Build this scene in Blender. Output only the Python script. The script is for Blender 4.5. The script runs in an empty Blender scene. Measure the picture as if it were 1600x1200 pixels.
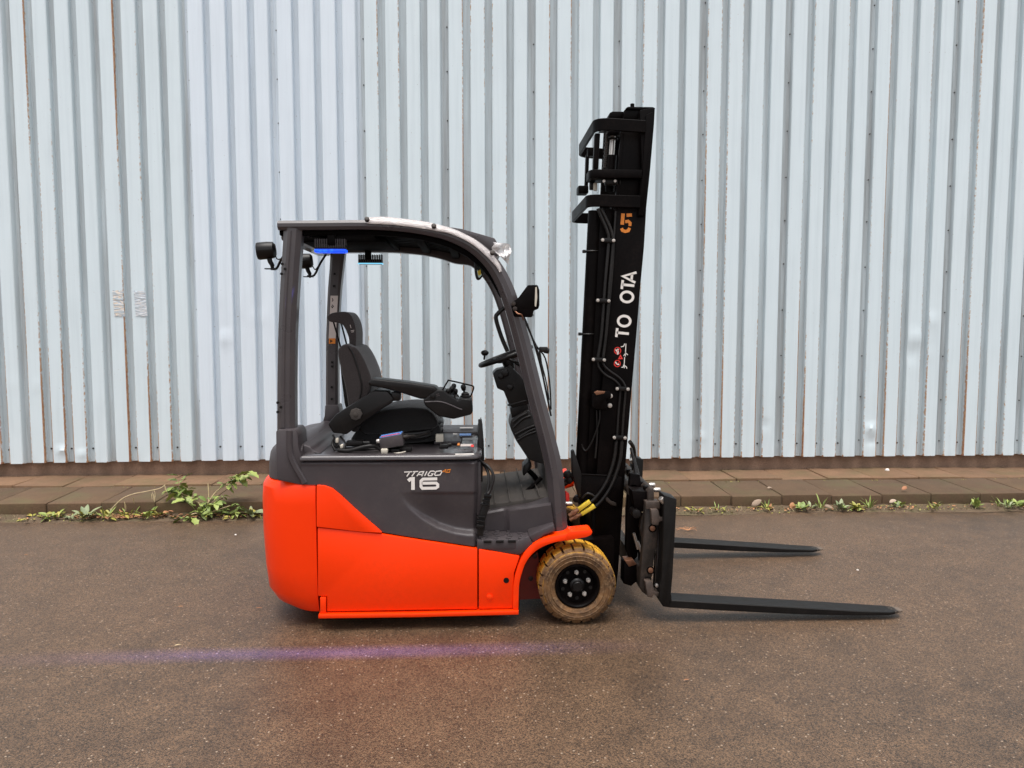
import bpy, bmesh, math, random
from mathutils import Vector, Matrix, noise
R = math.radians
rnd = random.Random(7)
scene = bpy.context.scene
COL = scene.collection

# ------------------------------------------------------------------ camera
F, PITCH, YAW, CAM_H = 1200.0, math.atan(95 / 1200.0), R(2.7), 1.634
cd = bpy.data.cameras.new('camera'); cam = bpy.data.objects.new('camera', cd); COL.objects.link(cam)
cam.location = (0, 0, CAM_H)
cam.rotation_euler = (R(90) - PITCH, 0, -YAW)
cd.sensor_width = 36.0; cd.lens = 36.0 * F / 1600.0
cd.clip_start = 0.05; cd.clip_end = 500
scene.camera = cam

# ------------------------------------------------------------------ sky, sun, exposure
SUN_EL, SUN_AZ = 80, 190          # azimuth of the sun, degrees clockwise from +Y
w = bpy.data.worlds.new('World'); scene.world = w; w.use_nodes = True
nt = w.node_tree; nt.nodes.clear()
sky = nt.nodes.new('ShaderNodeTexSky'); sky.sky_type = 'NISHITA'; sky.sun_disc = False
sky.sun_elevation = R(SUN_EL); sky.sun_rotation = R(SUN_AZ)
sky.dust_density = 4.0; sky.air_density = 1.0; sky.ozone_density = 1.0
hsv = nt.nodes.new('ShaderNodeHueSaturation'); hsv.inputs['Saturation'].default_value = 0.22
bgn = nt.nodes.new('ShaderNodeBackground'); bgn.inputs['Strength'].default_value = 0.14
wo = nt.nodes.new('ShaderNodeOutputWorld')
nt.links.new(sky.outputs[0], hsv.inputs['Color']); nt.links.new(hsv.outputs[0], bgn.inputs['Color'])
nt.links.new(bgn.outputs[0], wo.inputs[0])
sd = bpy.data.lights.new('sun', 'SUN'); sd.energy = 1.5; sd.angle = R(40); sd.color = (1.0, 0.955, 0.90)
so = bpy.data.objects.new('sun', sd); COL.objects.link(so)
_e, _a = R(SUN_EL), R(SUN_AZ)
_dir = Vector((math.sin(_a) * math.cos(_e), math.cos(_a) * math.cos(_e), math.sin(_e)))
so.rotation_euler = _dir.to_track_quat('Z', 'Y').to_euler(); so.location = _dir * 20
scene.view_settings.view_transform = 'Standard'; scene.view_settings.look = 'None'
scene.view_settings.gamma = 1.0; scene.view_settings.exposure = 0.93
scene.view_settings.use_curve_mapping = False

# ------------------------------------------------------------------ measuring helpers
_fwd = Vector((math.sin(YAW) * math.cos(PITCH), math.cos(YAW) * math.cos(PITCH), -math.sin(PITCH)))
_rt = Vector((math.cos(YAW), -math.sin(YAW), 0)); _up = _rt.cross(_fwd)
def P(px, py, Y):
    """point measured on the photograph (1600 x 1200) at distance Y"""
    d = _fwd + _rt * ((px - 800) / F) - _up * ((py - 600) / F)
    return Vector((0, 0, CAM_H)) + d * (Y / d.y)
def G(px, py, Z=0.0):
    d = _fwd + _rt * ((px - 800) / F) - _up * ((py - 600) / F)
    return Vector((0, 0, CAM_H)) + d * ((Z - CAM_H) / d.z)
def xz(pts, Y):
    return [(P(x, y, Y).x, P(x, y, Y).z) for x, y in pts]
def smooth(t):
    t = max(0.0, min(1.0, t)); return t * t * (3 - 2 * t)
def lerp(a, b, t): return a + (b - a) * t
def interp(pts, x):
    if x <= pts[0][0]: return pts[0][1]
    for (x0, y0), (x1, y1) in zip(pts, pts[1:]):
        if x <= x1: return lerp(y0, y1, (x - x0) / (x1 - x0))
    return pts[-1][1]
def catmull(pts, n=6, closed=False):
    pts = [Vector(p) for p in pts]; out = []; m = len(pts)
    rng = range(m) if closed else range(m - 1)
    for i in rng:
        p1, p2 = pts[i], pts[(i + 1) % m]
        p0 = pts[i - 1] if (i > 0 or closed) else p1 * 2 - p2
        p3 = pts[(i + 2) % m] if (i + 2 < m or closed) else p2 * 2 - p1
        for k in range(n):
            t = k / n
            out.append(0.5 * ((2 * p1) + (p2 - p0) * t + (2 * p0 - 5 * p1 + 4 * p2 - p3) * t * t + (3 * p1 - p0 - 3 * p2 + p3) * t ** 3))
    if not closed: out.append(pts[-1])
    return out

# ------------------------------------------------------------------ materials
MATS = {}
def nodes_of(name):
    m = bpy.data.materials.new(name); m.use_nodes = True
    t = m.node_tree; return m, t, t.nodes['Principled BSDF']
def N(t, kind, **kw):
    n = t.nodes.new(kind)
    for k, v in kw.items():
        if k in n.inputs: n.inputs[k].default_value = v
        else: setattr(n, k, v)
    return n
def ramp(t, src, p0, p1, c0=(0, 0, 0, 1), c1=(1, 1, 1, 1)):
    r = t.nodes.new('ShaderNodeValToRGB'); e = r.color_ramp.elements
    e[0].position, e[1].position = p0, p1; e[0].color, e[1].color = c0, c1
    t.links.new(src, r.inputs[0]); return r
def rng(t, src, a, b):
    n = t.nodes.new('ShaderNodeMapRange'); n.inputs[1].default_value = a; n.inputs[2].default_value = b; t.links.new(src, n.inputs[0]); return n
def mix(t, fac, a, b, mode='MIX'):
    n = t.nodes.new('ShaderNodeMix'); n.data_type = 'RGBA'; n.blend_type = mode
    for s, v in ((0, fac), (6, a), (7, b)):
        if hasattr(v, 'links') or hasattr(v, 'is_linked'): t.links.new(v, n.inputs[s])
        else: n.inputs[s].default_value = v if s == 0 else (*v, 1)[:4]
    return n.outputs[2]
def coords(t, scale=(1, 1, 1), kind='Object'):
    c = t.nodes.new('ShaderNodeTexCoord'); mp = t.nodes.new('ShaderNodeMapping')
    mp.inputs['Scale'].default_value = scale
    t.links.new(c.outputs[kind], mp.inputs[0]); return mp.outputs[0]
def bump(t, bs, h, strength, dist):
    b = N(t, 'ShaderNodeBump', Strength=strength, Distance=dist)
    t.links.new(h, b.inputs['Height']); t.links.new(b.outputs[0], bs.inputs['Normal']); return b
def painted(name, col, rough=0.4, var=0.25, dirt=(0.10, 0.075, 0.055), dirt_amt=0.25, metal=0.0, bmp=0.0, scale=6, coat=0.0, lowdirt=0.0, spec=0.5, bscale=120):
    m, t, b = nodes_of(name); co = coords(t)
    n1 = N(t, 'ShaderNodeTexNoise', Scale=scale, Detail=6.0, Roughness=0.6); t.links.new(co, n1.inputs['Vector'])
    n2 = N(t, 'ShaderNodeTexNoise', Scale=scale * 9, Detail=4.0, Roughness=0.7); t.links.new(co, n2.inputs['Vector'])
    dark = tuple(c * (1 - var) for c in col)
    c1 = mix(t, ramp(t, n1.outputs[0], 0.35, 0.7).outputs[0], dark, col)
    f = N(t, 'ShaderNodeMath', operation='MULTIPLY'); t.links.new(ramp(t, n1.outputs[0], 0.45, 0.75).outputs[0], f.inputs[0])
    t.links.new(ramp(t, n2.outputs[0], 0.42, 0.72).outputs[0], f.inputs[1])
    f2 = N(t, 'ShaderNodeMath', operation='MULTIPLY'); t.links.new(f.outputs[0], f2.inputs[0]); f2.inputs[1].default_value = dirt_amt
    fac = f2.outputs[0]
    if lowdirt:      # splashed mud: grows towards the ground, broken up by noise
        g = t.nodes.new('ShaderNodeNewGeometry'); sx = t.nodes.new('ShaderNodeSeparateXYZ'); t.links.new(g.outputs['Position'], sx.inputs[0])
        mr = N(t, 'ShaderNodeMapRange'); mr.inputs[1].default_value = 0.45; mr.inputs[2].default_value = 0.03; t.links.new(sx.outputs[2], mr.inputs[0])
        pw = N(t, 'ShaderNodeMath', operation='MULTIPLY'); t.links.new(mr.outputs[0], pw.inputs[0]); t.links.new(ramp(t, n2.outputs[0], 0.3, 0.8).outputs[0], pw.inputs[1])
        pm = N(t, 'ShaderNodeMath', operation='MULTIPLY_ADD'); t.links.new(pw.outputs[0], pm.inputs[0]); pm.inputs[1].default_value = lowdirt; t.links.new(fac, pm.inputs[2]); fac = pm.outputs[0]
    c2 = mix(t, fac, c1, dirt); t.links.new(c2, b.inputs['Base Color'])
    rr = N(t, 'ShaderNodeMapRange'); rr.inputs[3].default_value = rough * 0.8; rr.inputs[4].default_value = min(1, rough * 1.35)
    t.links.new(n1.outputs[0], rr.inputs[0]); t.links.new(rr.outputs[0], b.inputs['Roughness'])
    b.inputs['Metallic'].default_value = metal; b.inputs['Coat Weight'].default_value = coat; b.inputs['Coat Roughness'].default_value = 0.12
    b.inputs['Specular IOR Level'].default_value = spec
    if bmp:
        n3 = N(t, 'ShaderNodeTexNoise', Scale=float(bscale), Detail=3.0); t.links.new(co, n3.inputs['Vector']); bump(t, b, n3.outputs[0], bmp, 0.004)
    MATS[name] = m; return m
painted('grey_paint', (0.060, 0.051, 0.054), 0.27, 0.12, dirt_amt=0.35, bmp=0.05)
painted('grey_plastic', (0.056, 0.046, 0.049), 0.38, 0.12, spec=0.38, dirt=(0.14, 0.115, 0.09), dirt_amt=0.3, bmp=0.12, bscale=260)
painted('orange_paint', (0.95, 0.040, 0.0), 0.30, 0.04, spec=0.25, dirt=(0.45, 0.035, 0.008), dirt_amt=0.15, coat=0.0, bmp=0.03, lowdirt=0.22, scale=3)
painted('black_paint', (0.0034, 0.0022, 0.0021), 0.40, 0.3, spec=0.06, dirt=(0.045, 0.03, 0.024), dirt_amt=0.18, bmp=0.10)
painted('black_plastic', (0.0052, 0.0040, 0.0038), 0.36, 0.25, spec=0.26, dirt=(0.045, 0.034, 0.029), dirt_amt=0.25, bmp=0.15, bscale=300)
painted('black_rubber', (0.0075, 0.006, 0.0055), 0.42, 0.3, spec=0.35, dirt=(0.06, 0.045, 0.035), dirt_amt=0.4, bmp=0.15)
painted('worn_steel', (0.030, 0.023, 0.019), 0.45, 0.4, spec=0.3, dirt=(0.14, 0.085, 0.06), dirt_amt=0.5, bmp=0.2, scale=14)
painted('bright_steel', (0.62, 0.58, 0.54), 0.3, 0.2, dirt=(0.2, 0.13, 0.08), dirt_amt=0.4, metal=0.9, scale=30)
painted('zinc', (0.60, 0.55, 0.50), 0.45, 0.3, dirt=(0.25, 0.17, 0.11), dirt_amt=0.5, metal=0.6, scale=40)
painted('hood_plastic', (0.054, 0.046, 0.049), 0.33, 0.12, spec=0.5, coat=0.45, dirt=(0.14, 0.115, 0.09), dirt_amt=0.3, bmp=0.06)
painted('hook_steel', (0.072, 0.052, 0.042), 0.45, 0.35, spec=0.4, dirt=(0.22, 0.14, 0.10), dirt_amt=0.6, scale=18, bmp=0.2)
painted('matt_black', (0.004, 0.0035, 0.0035), 0.9, 0.2, spec=0.03, dirt_amt=0.05)
painted('fork_paint', (0.0075, 0.0065, 0.006), 0.42, 0.2, spec=0.17, dirt=(0.10, 0.075, 0.06), dirt_amt=0.15, bmp=0.12, scale=9)
painted('floor_mat', (0.052, 0.043, 0.037), 0.8, 0.3, dirt=(0.15, 0.115, 0.085), dirt_amt=0.6, bmp=0.3)
painted('wheel_arch', (0.22, 0.022, 0.010), 0.6, 0.4, dirt=(0.05, 0.03, 0.02), dirt_amt=0.8)
painted('white_print', (0.78, 0.73, 0.68), 0.5, 0.06, dirt_amt=0.1)
painted('orange_print', (0.80, 0.24, 0.02), 0.5, 0.2, dirt_amt=0.3, scale=40)
painted('red_print', (0.75, 0.03, 0.02), 0.5, 0.1, dirt_amt=0.1)
painted('yellow_tag', (0.72, 0.52, 0.04), 0.5, 0.2, dirt=(0.2, 0.15, 0.03), dirt_amt=0.5, scale=50)
painted('blue_label', (0.10, 0.26, 0.62), 0.4, 0.1, dirt_amt=0.2, scale=40)
painted('paper_label', (0.60, 0.52, 0.48), 0.5, 0.1, dirt=(0.25, 0.2, 0.17), dirt_amt=0.4, scale=60)
painted('cream_plastic', (0.62, 0.56, 0.46), 0.5, 0.15, dirt_amt=0.3, scale=30)
painted('lens_glass', (0.30, 0.28, 0.27), 0.12, 0.1, coat=0.6)
painted('mirror_glass', (0.35, 0.42, 0.38), 0.05, 0.05, metal=0.9, dirt_amt=0.05)
painted('copper_fitting', (0.30, 0.14, 0.08), 0.4, 0.3, metal=0.6, dirt_amt=0.4, scale=40)

def fabric(name, col, sc):
    m, t, b = nodes_of(name); co = coords(t)
    v = N(t, 'ShaderNodeTexVoronoi', Scale=float(sc)); t.links.new(co, v.inputs['Vector'])
    n1 = N(t, 'ShaderNodeTexNoise', Scale=9.0, Detail=5.0); t.links.new(co, n1.inputs['Vector'])
    c = mix(t, ramp(t, v.outputs['Distance'], 0.1, 0.55).outputs[0], tuple(x * 0.45 for x in col), tuple(x * 1.5 for x in col))
    c = mix(t, n1.outputs[0], c, tuple(x * 0.8 for x in col)); t.links.new(c, b.inputs['Base Color'])
    b.inputs['Roughness'].default_value = 0.9; b.inputs['Sheen Weight'].default_value = 0.25
    bump(t, b, v.outputs['Distance'], 0.5, 0.003); MATS[name] = m
fabric('seat_cloth', (0.030, 0.022, 0.021), 210)
fabric('seat_black', (0.007, 0.006, 0.006), 260)

def tyre_material():
    m, t, b = nodes_of('tyre_rubber'); co = coords(t)
    n1 = N(t, 'ShaderNodeTexNoise', Scale=14.0, Detail=8.0, Roughness=0.65); t.links.new(co, n1.inputs['Vector'])
    n2 = N(t, 'ShaderNodeTexNoise', Scale=70.0, Detail=4.0); t.links.new(co, n2.inputs['Vector'])
    at = t.nodes.new('ShaderNodeAttribute'); at.attribute_name = 'worn'       # 1 = clean yellow crown, 0 = muddy side wall
    sc = N(t, 'ShaderNodeMath', operation='MULTIPLY_ADD'); t.links.new(n1.outputs[0], sc.inputs[0]); sc.inputs[1].default_value = 0.9
    t.links.new(at.outputs['Fac'], sc.inputs[2])
    f = rng(t, sc.outputs[0], 0.70, 1.2)
    mud = mix(t, ramp(t, n1.outputs[0], 0.35, 0.68).outputs[0], (0.050, 0.023, 0.008), (0.185, 0.086, 0.026))
    mud = mix(t, ramp(t, n2.outputs[0], 0.5, 0.75).outputs[0], mud, (0.21, 0.125, 0.06))
    yel = mix(t, ramp(t, n2.outputs[0], 0.3, 0.8).outputs[0], (0.66, 0.33, 0.012), (0.44, 0.22, 0.012))
    t.links.new(mix(t, f.outputs[0], mud, yel), b.inputs['Base Color'])
    b.inputs['Roughness'].default_value = 0.75; bump(t, b, n2.outputs[0], 0.25, 0.004); MATS['tyre_rubber'] = m
tyre_material()

def film_material():
    m, t, b = nodes_of('plastic_film'); co = coords(t, (1, 6, 1))
    n1 = N(t, 'ShaderNodeTexNoise', Scale=16.0, Detail=4.0, Distortion=1.2); t.links.new(co, n1.inputs['Vector'])
    b.inputs['Base Color'].default_value = (0.86, 0.80, 0.78, 1); b.inputs['Roughness'].default_value = 0.12
    b.inputs['Transmission Weight'].default_value = 0.55; b.inputs['IOR'].default_value = 1.35
    bump(t, b, n1.outputs[0], 0.7, 0.012); MATS['plastic_film'] = m
film_material()

def led_material():
    m, t, b = nodes_of('blue_led'); co = coords(t)
    v = N(t, 'ShaderNodeTexVoronoi', Scale=60.0); t.links.new(co, v.inputs['Vector'])
    b.inputs['Base Color'].default_value = (0.02, 0.10, 0.6, 1)
    c = mix(t, ramp(t, v.outputs['Distance'], 0.1, 0.6).outputs[0], (0.015, 0.16, 1.0), (0.0, 0.035, 0.85))
    t.links.new(c, b.inputs['Emission Color']); b.inputs['Emission Strength'].default_value = 0.75; MATS['blue_led'] = m
    m2, t2, b2 = nodes_of('pale_led'); b2.inputs['Base Color'].default_value = (0.2, 0.5, 0.7, 1)
    b2.inputs['Emission Color'].default_value = (0.25, 0.72, 1, 1); b2.inputs['Emission Strength'].default_value = 0.5; MATS['pale_led'] = m2
led_material()

def wall_sheet_material(name, ca, cb):
    m, t, b = nodes_of(name); co = coords(t); geo = coords(t, (1, 1, 1))
    n1 = N(t, 'ShaderNodeTexNoise', Scale=1.3, Detail=5.0); t.links.new(coords(t, (1, 1, 0.35)), n1.inputs['Vector'])
    streak = N(t, 'ShaderNodeTexNoise', Scale=7.0, Detail=5.0, Roughness=0.6); t.links.new(coords(t, (3, 1, 0.12)), streak.inputs['Vector'])
    base = mix(t, n1.outputs[0], ca, cb)
    base = mix(t, ramp(t, streak.outputs[0], 0.45, 0.95).outputs[0], base, tuple(c * 0.88 for c in ca))
    spk = N(t, 'ShaderNodeTexNoise', Scale=55.0, Detail=2.0); t.links.new(co, spk.inputs['Vector'])
    base = mix(t, ramp(t, spk.outputs[0], 0.735, 0.76).outputs[0], base, (0.35, 0.34, 0.32))
    # grime of the lapped grooves; in the plain grooves this grey paints their shade
    ad = t.nodes.new('ShaderNodeAttribute'); ad.attribute_name = 'grime_shade'
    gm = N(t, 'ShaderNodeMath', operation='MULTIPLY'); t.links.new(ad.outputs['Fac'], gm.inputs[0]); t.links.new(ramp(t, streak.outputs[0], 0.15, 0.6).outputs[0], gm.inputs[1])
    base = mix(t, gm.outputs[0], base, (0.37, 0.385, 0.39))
    # rust along the folded edges: broken by fine vertical noise
    ar = t.nodes.new('ShaderNodeAttribute'); ar.attribute_name = 'rust'
    rn = N(t, 'ShaderNodeTexNoise', Scale=10.0, Detail=7.0, Roughness=0.72); t.links.new(coords(t, (5, 5, 3.0)), rn.inputs['Vector'])
    ad2 = N(t, 'ShaderNodeMath', operation='ADD'); t.links.new(ar.outputs['Fac'], ad2.inputs[0]); t.links.new(rn.outputs[0], ad2.inputs[1])
    rf = rng(t, ad2.outputs[0], 0.94, 1.08)
    rc = mix(t, ramp(t, rn.outputs[0], 0.38, 0.62).outputs[0], (0.24, 0.085, 0.045), (0.48, 0.30, 0.17))
    t.links.new(mix(t, rf.outputs[0], base, rc), b.inputs['Base Color'])
    b.inputs['Roughness'].default_value = 0.42; b.inputs['Specular IOR Level'].default_value = 0.4
    bn = N(t, 'ShaderNodeTexNoise', Scale=5.0, Detail=3.0); t.links.new(coords(t, (1, 1, 0.6)), bn.inputs['Vector'])
    bump(t, b, bn.outputs[0], 0.12, 0.02); MATS[name] = m
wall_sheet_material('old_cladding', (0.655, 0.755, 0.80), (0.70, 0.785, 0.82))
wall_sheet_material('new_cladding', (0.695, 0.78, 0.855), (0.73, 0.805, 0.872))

def stone_material(name, ca, cb, moss=0.35, sc=5.0, rough=0.9, tint=True):
    m, t, b = nodes_of(name)
    g = t.nodes.new('ShaderNodeNewGeometry'); co = g.outputs['Position']
    n1 = N(t, 'ShaderNodeTexNoise', Scale=sc, Detail=8.0, Roughness=0.65); t.links.new(co, n1.inputs['Vector'])
    n2 = N(t, 'ShaderNodeTexNoise', Scale=sc * 16, Detail=5.0, Roughness=0.7); t.links.new(co, n2.inputs['Vector'])
    n3 = N(t, 'ShaderNodeTexNoise', Scale=sc * 0.7, Detail=6.0); t.links.new(co, n3.inputs['Vector'])
    v = N(t, 'ShaderNodeTexVoronoi', Scale=95.0); t.links.new(co, v.inputs['Vector'])
    c = mix(t, ramp(t, n1.outputs[0], 0.3, 0.7).outputs[0], ca, cb)
    c = mix(t, ramp(t, n2.outputs[0], 0.35, 0.75).outputs[0], c, tuple(x * 0.72 for x in ca))
    mo = N(t, 'ShaderNodeMath', operation='MULTIPLY'); t.links.new(ramp(t, n3.outputs[0], 0.46, 0.68).outputs[0], mo.inputs[0]); mo.inputs[1].default_value = moss
    c = mix(t, mo.outputs[0], c, (0.085, 0.075, 0.028))
    c = mix(t, ramp(t, v.outputs['Distance'], 0.07, 0.03, (0, 0, 0, 1), (1, 1, 1, 1)).outputs[0], c, c)
    if tint:
        oi = t.nodes.new('ShaderNodeObjectInfo'); hv = N(t, 'ShaderNodeHueSaturation')
        mr = N(t, 'ShaderNodeMapRange'); mr.inputs[3].default_value = 0.86; mr.inputs[4].default_value = 1.14
        t.links.new(oi.outputs['Random'], mr.inputs[0]); t.links.new(mr.outputs[0], hv.inputs['Value']); t.links.new(c, hv.inputs['Color']); c = hv.outputs[0]
    t.links.new(c, b.inputs['Base Color']); b.inputs['Roughness'].default_value = rough
    bump(t, b, n2.outputs[0], 0.4, 0.006); MATS[name] = m
stone_material('paving_stone', (0.165, 0.092, 0.048), (0.235, 0.130, 0.070), 0.45)
stone_material('kerb_stone', (0.082, 0.047, 0.023), (0.128, 0.073, 0.037), 0.5)
stone_material('plinth_concrete', (0.22, 0.140, 0.098), (0.40, 0.255, 0.175), 0.1, 6.0, tint=False)
stone_material('joint_soil', (0.045, 0.033, 0.020), (0.07, 0.052, 0.028), 0.6, 9.0, tint=False)
stone_material('gutter_dirt', (0.080, 0.052, 0.030), (0.15, 0.098, 0.055), 0.6, 9.0, tint=False)

def asphalt_material():
    m, t, b = nodes_of('asphalt'); g = t.nodes.new('ShaderNodeNewGeometry'); co = g.outputs['Position']
    big = N(t, 'ShaderNodeTexNoise', Scale=0.55, Detail=5.0, Roughness=0.55); t.links.new(co, big.inputs['Vector'])
    mid = N(t, 'ShaderNodeTexNoise', Scale=4.5, Detail=6.0, Roughness=0.65); t.links.new(co, mid.inputs['Vector'])
    v = N(t, 'ShaderNodeTexVoronoi', Scale=205.0); t.links.new(co, v.inputs['Vector'])
    v2 = N(t, 'ShaderNodeTexVoronoi', Scale=62.0); t.links.new(co, v2.inputs['Vector'])
    fine = N(t, 'ShaderNodeTexNoise', Scale=210.0, Detail=2.0); t.links.new(co, fine.inputs['Vector'])
    sxyz = t.nodes.new('ShaderNodeSeparateColor'); t.links.new(v.outputs['Color'], sxyz.inputs[0])
    base = mix(t, ramp(t, big.outputs[0], 0.30, 0.72).outputs[0], (0.050, 0.031, 0.0185), (0.088, 0.054, 0.031))
    base = mix(t, ramp(t, mid.outputs[0], 0.38, 0.72).outputs[0], base, (0.100, 0.062, 0.036))
    st = mix(t, ramp(t, sxyz.outputs[0], 0.0, 1.0).outputs[0], (0.16, 0.15, 0.14), (1.9, 1.78, 1.66))
    base = mix(t, 0.85, base, st, 'MULTIPLY')
    # pale chippings: only some of the cells of a sparser pattern
    s2 = t.nodes.new('ShaderNodeSeparateColor'); t.links.new(v2.outputs['Color'], s2.inputs[0])
    a = ramp(t, s2.outputs[0], 0.90, 0.93); d = ramp(t, v2.outputs['Distance'], 0.16, 0.34, (1, 1, 1, 1), (0, 0, 0, 1))
    mm = N(t, 'ShaderNodeMath', operation='MULTIPLY'); t.links.new(a.outputs[0], mm.inputs[0]); t.links.new(d.outputs[0], mm.inputs[1])
    base = mix(t, mm.outputs[0], base, (0.30, 0.225, 0.16))
    t.links.new(base, b.inputs['Base Color'])
    rg = N(t, 'ShaderNodeMapRange'); rg.inputs[3].default_value = 0.33; rg.inputs[4].default_value = 0.60
    t.links.new(big.outputs[0], rg.inputs[0]); t.links.new(rg.outputs[0], b.inputs['Roughness']); b.inputs['Specular IOR Level'].default_value = 0.5
    hh = N(t, 'ShaderNodeMath', operation='MULTIPLY_ADD'); t.links.new(sxyz.outputs[1], hh.inputs[0]); hh.inputs[1].default_value = 0.8; t.links.new(fine.outputs[0], hh.inputs[2])
    bump(t, b, hh.outputs[0], 0.5, 0.0028); MATS['asphalt'] = m
asphalt_material()

def leaf_material(name, ca, cb, rough=0.55):
    m, t, b = nodes_of(name); oi = t.nodes.new('ShaderNodeObjectInfo'); co = coords(t)
    n1 = N(t, 'ShaderNodeTexNoise', Scale=25.0, Detail=4.0); t.links.new(co, n1.inputs['Vector'])
    ad = N(t, 'ShaderNodeMath', operation='MULTIPLY_ADD'); t.links.new(oi.outputs['Random'], ad.inputs[0]); ad.inputs[1].default_value = 0.6; t.links.new(n1.outputs[0], ad.inputs[2])
    t.links.new(mix(t, rng(t, ad.outputs[0], 0.35, 1.05).outputs[0], ca, cb), b.inputs['Base Color'])
    b.inputs['Roughness'].default_value = rough; b.inputs['Subsurface Weight'].default_value = 0.0
    b.inputs['Transmission Weight'].default_value = 0.0; MATS[name] = m
leaf_material('green_leaf', (0.10, 0.165, 0.035), (0.27, 0.32, 0.075))
leaf_material('grey_leaf', (0.12, 0.165, 0.075), (0.25, 0.27, 0.14))
leaf_material('yellow_leaf', (0.20, 0.21, 0.035), (0.36, 0.30, 0.06))
leaf_material('dry_leaf', (0.26, 0.10, 0.05), (0.42, 0.20, 0.09), 0.7)
def fork_wear():
    m = MATS['fork_paint']; t = m.node_tree; b = t.nodes['Principled BSDF']; co = coords(t); sx = t.nodes.new('ShaderNodeSeparateXYZ'); t.links.new(co, sx.inputs[0])
    n = N(t, 'ShaderNodeTexNoise', Scale=34.0, Detail=6.0, Roughness=0.7); t.links.new(co, n.inputs['Vector'])
    a = rng(t, sx.outputs[0], 2.16, 2.42); ad = N(t, 'ShaderNodeMath', operation='ADD'); t.links.new(a.outputs[0], ad.inputs[0]); t.links.new(n.outputs[0], ad.inputs[1])
    f = rng(t, ad.outputs[0], 1.12, 1.26); src = b.inputs['Base Color'].links[0].from_socket
    t.links.new(mix(t, f.outputs[0], src, (0.13, 0.10, 0.078)), b.inputs['Base Color'])
fork_wear()
leaf_material('pale_leaf', (0.24, 0.17, 0.12), (0.36, 0.27, 0.20), 0.8)
leaf_material('straw', (0.34, 0.26, 0.13), (0.50, 0.40, 0.24), 0.7)

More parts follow.
